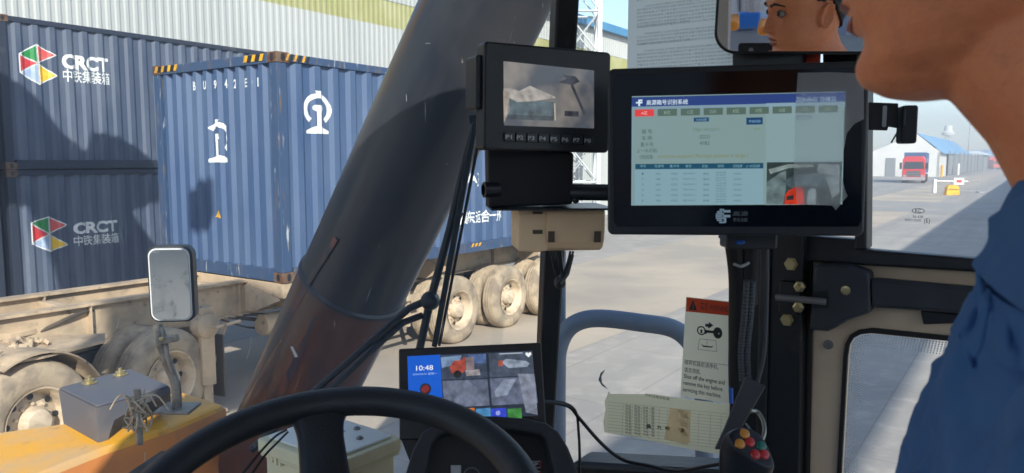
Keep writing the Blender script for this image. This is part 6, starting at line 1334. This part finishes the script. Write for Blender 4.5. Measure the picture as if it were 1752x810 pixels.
def driver():
    vs, ns, na = head_surface(); mb = MB()
    mb.add([hp(*v) for v in vs], [(i * na + j, i * na + (j + 1) % na, (i + 1) * na + (j + 1) % na, (i + 1) * na + j) for i in range(ns) for j in range(na)] + [tuple(range(na))[::-1], tuple(ns * na + j for j in range(na))], M_skin)
    # ears
    for s in (-1, 1):
        k = 14; vs = []; 
        for ring, (rr, out) in enumerate(((.55, .0), (1.0, .006), (1.12, .014), (1.0, .019), (.78, .014), (.35, .010))):
            for j in range(k):
                t = 2 * math.pi * j / k; vs.append(hp(-.012 - .006 * math.sin(t) + .0135 * rr * math.cos(t) - out * .5, s * (.066 + out + .004 * (math.cos(t) < 0)), -.012 + .0275 * rr * math.sin(t)))
        fs = [(r * k + j, r * k + (j + 1) % k, (r + 1) * k + (j + 1) % k, (r + 1) * k + j) for r in range(5) for j in range(k)] + [tuple(range(k))[::-1], tuple(5 * k + j for j in range(k))]
        if s < 0: fs = [f[::-1] for f in fs]
        mb.add(vs, fs, M_skin)
    # neck, shoulders, trunk as overlapping closed tubes; a voxel remesh welds them into one skin
    nb = HC - FD * .084 - Z * .216
    def ring_tube(rings):
        k = 24; vs = []
        for c, ra, rb in rings:
            for j in range(k): t = 2 * math.pi * j / k; vs.append(c + FD * (ra * math.cos(t)) + LD * (rb * math.sin(t)))
        n = len(rings); mb.add(vs, [(i * k + j, (i + 1) * k + j, (i + 1) * k + (j + 1) % k, i * k + (j + 1) % k) for i in range(n - 1) for j in range(k)] + [tuple(range(k)), tuple((n - 1) * k + j for j in range(k))[::-1]], M_skin)
    ring_tube([(HC - FD * .012 - Z * .045, .066, .052), (HC - FD * .020 - Z * .085, .074, .054), (HC - FD * .044 - Z * .115, .074, .056), (HC - FD * .068 - Z * .15, .070, .060), (HC - FD * .082 - Z * .185, .066, .066), (nb, .07, .08), (nb - Z * .05, .085, .13), (nb - Z * .1, .10, .165), (nb - Z * .25, .11, .16), (nb - Z * .55, .11, .15)])
    body = mb.build('person', loc=(nb.x, nb.y, H - .9), label='driver in a blue work shirt facing left, close to the camera at the right', cat='person')
    rm = body.modifiers.new('weld', 'REMESH'); rm.mode = 'VOXEL'; rm.voxel_size = .0024; rm.use_smooth_shade = True
    sm = body.modifiers.new('smooth', 'SMOOTH'); sm.iterations = 6; sm.factor = .5
    # eyes, brows, hair
    me = mat('eye_white', lin(124, 114, 106), .3); mi = mat('eye_dark', lin(34, 22, 16), .15); mh = mat('hair_black', lin(20, 20, 22), .6, col2=lin(40, 38, 38), scale=60, bump=.5, bscale=300)
    ml = mat('lip_colour', lin(140, 74, 62), .5)
    for s in (-1, 1):
        mb = MB(); c = hp(.0715, s * .032, .0035); mb.ball(c, .0108, me, 12); d = (HF + LD * s * .12 + LD * -.05).normalized(); fe = F(c + d * .0098, d.cross(Z), Z); mb.ball(c + d * .0050, .0074, mi, 10); mb.build('eye', body, smooth=True)
        mb = MB(); k = 10; vs = []
        for i in range(k + 1):
            b = s * (.013 + .038 * i / k); c_ = .021 + .006 * math.sin(math.pi * i / k) - .002 * i / k; h = .0042 * (1 - .6 * (i / k)); f0 = lerp_tab(HT, c_); 
            for dc, da in ((-h, .0), (-h * .5, .003), (h * .5, .003), (h, .0)):
                cc = c_ + dc; fr, bk, w = lerp_tab(HT, cc); am, A = (fr + bk) / 2, (fr - bk) / 2; st = min(.999, abs(b) / w) ** (2.25 / 2); ct = math.sqrt(1 - st * st) ** (2 / 2.25); vs.append(hp(am + A * ct + feat(b, cc) + da + .0006, b, cc))
        fs = [(4 * i + a, 4 * i + 4 + a, 4 * i + 5 + a, 4 * i + 1 + a) for i in range(k) for a in range(3)]; mb.add(vs, fs if s > 0 else [f[::-1] for f in fs], mh); mb.build('eyebrow', body)
    def skin_pt(b, c, lift):
        fr, bk, w = lerp_tab(HT, c); am, A = (fr + bk) / 2, (fr - bk) / 2; st = min(.999, abs(b) / w) ** (2.25 / 2); ct = math.sqrt(1 - st * st) ** (2 / 2.25); return hp(am + A * ct + feat(b, c) + lift, b, c)
    mb = MB(); k = 16; vs = []
    for i in range(k + 1):
        b = -.023 + .046 * i / k; e = math.sqrt(max(0, 1 - (b / .0235) ** 2))
        for c_ in (-.0545, -.058, -.0615, -.0645, -.068, -.072, -.0755): vs.append(skin_pt(b, -.0645 + (c_ + .0645) * e, -.0002 + .0008 * e))
    mb.add(vs, [(7 * i + a, 7 * i + 7 + a, 7 * i + 8 + a, 7 * i + 1 + a) for i in range(k) for a in range(6)], ml); mb.build('lips', body, smooth=True)
    vs, ns, na = head_surface(.006); keep = []
    def hair(v):
        a, b, c = v; line = .062 if a > .03 else (.062 - (.03 - a) * 1.1 if a > -.01 else .018)
        if -.03 < a < .005 and abs(b) > .05: line = .02
        if a < -.035: line = .018 - (-.035 - a) * 1.8
        return c > line + .004 * noise.noise((a * 60, b * 60, c * 60))
    mb = MB(); vv = [hp(a + .002 * noise.noise((a * 90, b * 90, c * 90)), b, c + .003 * noise.noise((a * 70, b * 80, c * 90))) for a, b, c in vs]
    for i in range(ns):
        for j in range(na):
            q = (i * na + j, i * na + (j + 1) % na, (i + 1) * na + (j + 1) % na, (i + 1) * na + j)
            if all(hair(vs[x]) for x in q): keep.append(q)
    mb.add(vv, keep + [tuple(ns * na + j for j in range(na))], mh); o = mb.build('hair', body, smooth=True); s_ = o.modifiers.new('thick', 'SOLIDIFY'); s_.thickness = .007; s_.offset = -1
    # work shirt: trunk, both sleeves, welded and wrinkled; collar on top
    msh = mat('shirt_blue', lin(56, 98, 148), .85, col2=lin(64, 106, 156), scale=8, bump=.12, bscale=700); mb = MB()
    def tube2(rings, m, kk=32):
        vs = []
        for c, xa, xb, ra, rb in rings:
            for j in range(kk): t = 2 * math.pi * j / kk; vs.append(V(c) + V(xa) * (ra * math.cos(t)) + V(xb) * (rb * math.sin(t)))
        n = len(rings); mb.add(vs, [(i * kk + j, (i + 1) * kk + j, (i + 1) * kk + (j + 1) % kk, i * kk + (j + 1) % kk) for i in range(n - 1) for j in range(kk)] + [tuple(range(kk)), tuple((n - 1) * kk + j for j in range(kk))[::-1]], m)
    tube2([(nb + Z * .035 - FD * .01, FD, LD, .072, .074), (nb - FD * .005, FD, LD, .084, .10), (nb - Z * .04, FD, LD, .092, .145), (nb - Z * .075, FD, LD, .102, .185), (nb - Z * .13 + FD * .008, FD, LD, .114, .20), (nb - Z * .22 + FD * .018, FD, LD, .122, .195), (nb - Z * .32 + FD * .05, FD, LD, .15, .19), (nb - Z * .45 + FD * .06, FD, LD, .17, .19), (nb - Z * .62 + FD * .05, FD, LD, .17, .19)], msh)
    for s in (-1, 1):
        sh = nb + LD * (s * .175) - Z * .09; el = sh - Z * .27 + FD * (.12 if s < 0 else .09) + LD * s * .04; wr = el + FD * .22 - Z * .05 - LD * s * .06
        pts = smooth_path([sh + LD * (-s * .05) + Z * .02, sh, sh.lerp(el, .5) + LD * s * .015, el, wr], 8); ax_ = []
        n = len(pts); rings = []
        for i, p in enumerate(pts):
            t = (pts[min(i + 1, n - 1)] - pts[max(i - 1, 0)]).normalized(); xa = (FD - t * FD.dot(t)).normalized(); xb = t.cross(xa); r = .072 - .022 * i / n; rings.append((p, xb, xa, r, r))
        tube2(rings, msh, 24)
    sh_o = mb.build('shirt', body); rm = sh_o.modifiers.new('weld', 'REMESH'); rm.mode = 'VOXEL'; rm.voxel_size = .006; rm.use_smooth_shade = True
    sm = sh_o.modifiers.new('smooth', 'SMOOTH'); sm.iterations = 6; sm.factor = .5
    tx = bpy.data.textures.new('folds', 'CLOUDS'); tx.noise_scale = .07; tx.noise_depth = 3
    dm = sh_o.modifiers.new('folds', 'DISPLACE'); dm.texture = tx; dm.strength = .035; dm.mid_level = .5
    t2 = bpy.data.textures.new('creases', 'MUSGRAVE') if False else bpy.data.textures.new('creases', 'CLOUDS'); t2.noise_scale = .022; t2.noise_depth = 1
    d2 = sh_o.modifiers.new('creases', 'DISPLACE'); d2.texture = t2; d2.strength = .008; d2.mid_level = .5
    # collar: stands up round the neck, then folds down over the shirt
    mcl = mat('shirt_collar', lin(60, 100, 148), .85, col2=lin(52, 90, 138), scale=8, bump=.12, bscale=700); mb = MB(); k = 48; vs = []; rows = [(.070, .068, .0), (.071, .070, .03), (.074, .073, .046), (.081, .080, .046), (.088, .092, .024), (.096, .104, -.002), (.102, .114, -.024)]
    a0, a1 = R(20), R(340)
    for i in range(k + 1):
        t = a0 + (a1 - a0) * i / k; edge = min(1, min(i, k - i) / 5); fl = 1 - edge
        for n_, (ra, rb, h) in enumerate(rows):
            e2 = 1 + (n_ / 6) * fl * .12; c = nb + Z * (.0 + .012 * (1 - math.cos(t)) + h - (n_ > 4) * fl * .03) - FD * .012 
            vs.append(c + FD * (ra * math.cos(t) * e2) + LD * (rb * math.sin(t)) + Z * .002 * noise.noise((t * 3, n_, 1)))
    m_ = len(rows); mb.add(vs, [(i * m_ + j, (i + 1) * m_ + j, (i + 1) * m_ + j + 1, i * m_ + j + 1) for i in range(k) for j in range(m_ - 1)], mcl)
    o = mb.build('collar', body, smooth=True); s_ = o.modifiers.new('thick', 'SOLIDIFY'); s_.thickness = .003; s_.offset = 0; sb = o.modifiers.new('sub', 'SUBSURF'); sb.levels = 1; sb.render_levels = 2
    # near collar leaf and the front facing below it, creased cloth standing off the shirt
    def leaf(name, A, B_, nu, nv, bulge, m, seed, wr=.004):
        def at(pl, s): s = s * (len(pl) - 1); i = min(int(s), len(pl) - 2); return pl[i].lerp(pl[i + 1], s - i)
        A = smooth_path([P(*q) for q in A], 8); B_ = smooth_path([P(*q) for q in B_], 8); mb = MB(); vs = []
        for i in range(nu + 1):
            a, b = at(A, i / nu), at(B_, i / nu)
            for j in range(nv + 1):
                s = j / nv; q = a.lerp(b, s); q += V((-.25, -.9, .1)) * (bulge * math.sin(math.pi * min(1, s * 1.15))); nn = noise.noise((i * .16 + seed, j * .12, seed)) + .5 * noise.noise((i * .35 + seed, j * .1, seed)); q += V((-.5, -.8, .2)) * (wr * nn); vs.append(q)
        mb.add(vs, [(i * (nv + 1) + j, (i + 1) * (nv + 1) + j, (i + 1) * (nv + 1) + j + 1, i * (nv + 1) + j + 1) for i in range(nu) for j in range(nv)], m)
        o = mb.build(name, body, smooth=True); s_ = o.modifiers.new('thick', 'SOLIDIFY'); s_.thickness = .0028; s_.offset = 0
        sb = o.modifiers.new('sub', 'SUBSURF'); sb.levels = 1; sb.render_levels = 2
        return o
    leaf('collar_leaf', [(1694, 374, .40), (1716, 358, .39), (1752, 333, .37), (1810, 300, .34), (1900, 270, .31)], [(1664, 456, .40), (1684, 478, .385), (1722, 512, .36), (1790, 560, .33), (1880, 590, .30)], 34, 18, .010, mcl, 3.1)
    leaf('shirt_front', [(1672, 462, .405), (1690, 492, .39), (1726, 520, .37), (1800, 560, .34)], [(1640, 574, .40), (1662, 632, .385), (1700, 690, .37), (1790, 740, .34)], 30, 26, .012, msh, 8.7, .009)
    return body
driver()

# ------------------------------------------------------------------ the phone that takes the picture and the hand that holds it (seen in the mirror)
def phone():
    mk = mat('phone_case', lin(22, 24, 28), .35); t = thing('mobile_phone', 'dark phone seen in the cab mirror, taking the picture', 'phone', (.06, -.012, H - .04))
    f = F((0, -.006, H), (-1, 0, 0), Z); mb = MB(); mb.rbox(f, -.135, .02, -.058, .018, -.009, 0, .01, mk, 6); mb.build('body', t, bevel=.002)
    f2 = F((0, -.0055, H), (-1, 0, 0), Z); mb = MB()
    mlr = mat('lens_ring', lin(150, 150, 150), .3, .8); mb.lathe((-.0, -.0058, H - .022), (0, 1, 0), [(.0085, 0), (.0085, .0018), (.0065, .0018), (.006, .0005), (0, .0005)], mlr, 20); mb.lathe((.022, -.0058, H - .004), (0, 1, 0), [(.0075, 0), (.0075, .0018), (.006, .0018), (0, .0012)], mlr, 20); mb.build('lens', t, smooth='auto')
    # hand: palm and five fingers, each its own chain
    c0 = V((.118, .0, H - .035)); vs = []; ed = []; rad = []
    def chain(pts, rs, root=None):
        for i, (p, r) in enumerate(zip(pts, rs)):
            vs.append(V(p)); rad.append(r)
            if i > 0: ed.append((len(vs) - 2, len(vs) - 1))
            elif root is not None: ed.append((root, len(vs) - 1))
        return len(vs) - 1
    chain([(.33, -.30, H - .42), (.24, -.16, H - .22), (.175, -.055, H - .085), (.150, -.022, H - .050)], [.034, .030, .024, .024]); palm = 3
    for k, (dz, ln) in enumerate(((.018, .9), (.0, 1.0), (-.018, .95), (-.034, .78))):
        z = H - .03 + dz; chain([(.142, -.002, z), (.120, .016, z + .002), (.120 - .024 * ln, .017, z + .003), (.120 - .046 * ln, .009, z + .003)], [.0095, .0088, .008, .0068], palm)
    chain([(.150, -.030, H - .045), (.130, -.034, H - .03), (.108, -.030, H - .022), (.090, -.024, H - .018)], [.013, .011, .0098, .008], palm)
    me = bpy.data.meshes.new('hand'); me.from_pydata([v - c0 for v in vs], ed, []); o = bpy.data.objects.new('person', me); C.objects.link(o); o.location = c0
    me.materials.append(mat('hand_skin', lin(186, 128, 98), .5)); tag(o, 'fingers and forearm of the photographer holding the phone, seen in the cab mirror', 'person')
    sk_ = o.modifiers.new('skin', 'SKIN')
    for i, v in enumerate(me.skin_vertices[0].data): v.radius = (rad[i], rad[i]); v.use_root = (i == palm)
    s = o.modifiers.new('sub', 'SUBSURF'); s.levels = 2; s.render_levels = 2; me.shade_smooth()
phone()
# ------------------------------------------------------------------ winter haze in the air of the yard
def haze():
    m = bpy.data.materials.new('haze_air'); m.use_nodes = True; n = m.node_tree; n.nodes.clear()
    out = n.nodes.new('ShaderNodeOutputMaterial'); v = n.nodes.new('ShaderNodeVolumePrincipled')
    v.inputs['Color'].default_value = (.86, .92, 1.0, 1); v.inputs['Density'].default_value = .0036; v.inputs['Anisotropy'].default_value = .2
    n.links.new(v.outputs[0], out.inputs['Volume'])
    mb = MB(); fr = F((0, 0, -1), (1, 0, 0), (0, 1, 0)); mb.box(fr, -90, 260, -60, 430, 0, 27, m); mb.build('haze', loc=(0, 0, -1), kind='stuff')
haze()
